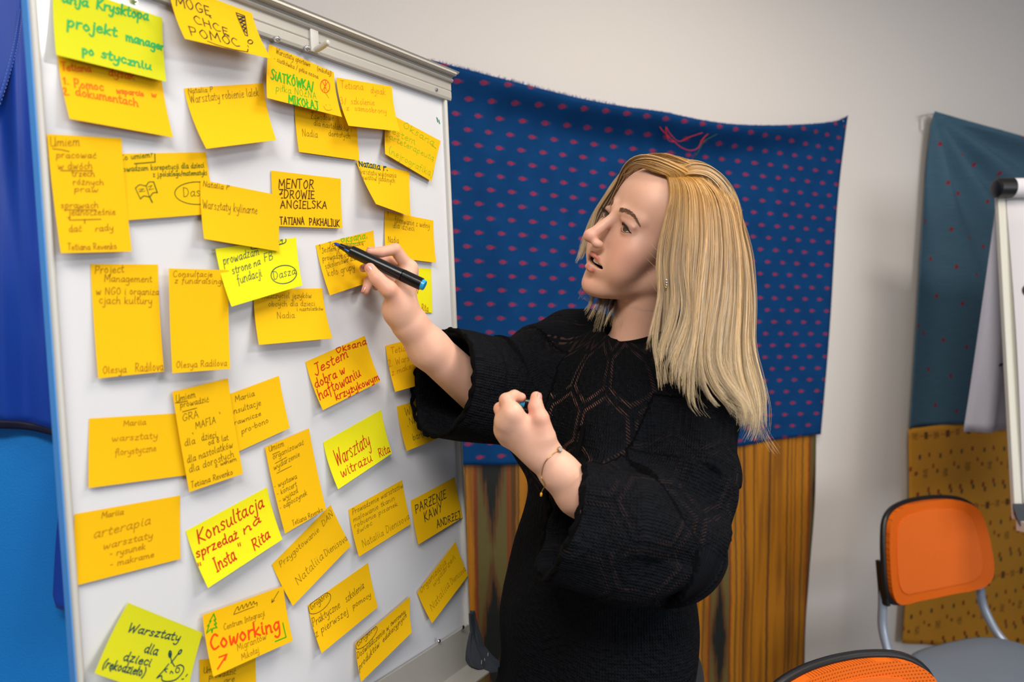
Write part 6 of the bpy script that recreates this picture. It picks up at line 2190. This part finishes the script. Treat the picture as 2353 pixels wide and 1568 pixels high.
MB().lathe(T0, ax_, pr, 28).build('ribbed_grip', M_mblack, MK)
smooth_angle(MB().lathe(T0, ax_, [(.1446, .0080), (.1490, .0078), (.1500, .0070)], 24).build('end_plug', M_cyan, MK), 30)
sd = ax_.orthogonal().normalized(); sd2 = ax_.cross(sd)
best_d = min(range(72), key=lambda k: (sd * math.cos(k * math.pi / 36) + sd2 * math.sin(k * math.pi / 36)).dot(FW) + .5 * (sd * math.cos(k * math.pi / 36) + sd2 * math.sin(k * math.pi / 36)).dot(RT))
dv = sd * math.cos(best_d * math.pi / 36) + sd2 * math.sin(best_d * math.pi / 36)
MB().tube([T0 + ax_ * .0195 + dv * .0050, T0 + ax_ * .0240 + dv * .0068, T0 + ax_ * .0282 + dv * .0086], .0010, 8).build('ink_window', M_bluering, MK, True)

c0 = P(1192, 926, .948); c1 = P(1236, 934, .956)
ca_ = (c1 - c0).normalized()
CAPM = empty('felt_tip_cover', c0)
tag(CAPM, 'small black marker cap with cyan end in the lowered hand', 'marker cap')
smooth_angle(MB().lathe(c0, ca_, [(0, .0052), (.001, .0062), (.0065, .0066)], 22).build('cap_end', M_cyan, CAPM), 30)
smooth_angle(MB().lathe(c0, ca_, [(.0065, .0066), (.007, .0072), (.030, .0080)], 22).build('cap_body', M_mblack, CAPM), 30)

M_gold = plain('gold', srgb(206, 160, 90), .25, 1)
M_stone = plain('grey_stone', srgb(170, 168, 164), .12)
BR = empty('bracelet', arms.ray(1276, 1044, .80, 1.2), PERSON)
BR.location = Vector(BR.location) - PERSON.location
front = [(1296, 1030), (1284, 1034), (1275, 1040), (1263, 1050), (1253, 1061), (1247, 1076), (1245, 1091), (1248, 1103)]
pts = []
for u, v in front:
    p = arms.ray(u, v, .80, 1.1)
    if (p - CAM).dot(FW) > 1.05: p = P(u, v, .945)
    pts.append(p + arms.normal(p) * .0009)
zb = .968
backp = [P(1260, 1098, zb), P(1276, 1080, zb + .008), P(1290, 1058, zb + .006), P(1298, 1040, zb - .004)]
loop = catmull([tuple(p) for p in pts] + [tuple(p) for p in backp], 5, closed=True)
MB().tube(loop, .00055, 6, closed=True).build('chain', M_gold, BR, True)
pd = pts[1]; nn = arms.normal(pd)
tx = (pts[2] - pts[0]).normalized(); ty = nn.cross(tx)
def disc(rx, ry, h):
    return [pd + tx * rx * math.cos(k * math.pi / 12) + ty * ry * math.sin(k * math.pi / 12) + nn * h for k in range(24)]
MB().prism(disc(.0050, .0036, .0002), nn * .0014).build('bezel', M_gold, BR)
MB().prism(disc(.0042, .0029, .0012), nn * .0010).build('stone', M_stone, BR)
dz = pts[-1]
dn = catmull([tuple(dz), tuple(P(1252, 1116, .930)), tuple(P(1247, 1126, .930)), tuple(P(1244, 1133, .930))], 6)
MB().tube(dn, .0006, 6).build('extender', M_gold, BR, True)
MB().lathe(P(1244, 1132, .930), (-.1, 0, -1), [(0, .0008), (.002, .0018), (.005, .0014), (.006, .0004)], 10).build('charm', plain('yellow_charm', srgb(226, 160, 20), .3), BR, True)
EA = empty('earring', P(1531, 651, .976), PERSON)
EA.location = Vector(EA.location) - PERSON.location
for k, (u, v) in enumerate(((1531, 644), (1531.5, 650), (1531, 656), (1529.5, 661))):
    MB().lathe(P(u, v, .976) - Vector((0, 0, .0016)), (0, 0, 1), [(0, .0004), (.0006, .0013), (.0016, .0017), (.0026, .0013), (.0032, .0004)], 10).build('bead', M_chrome if k < 3 else M_gold, EA, True)
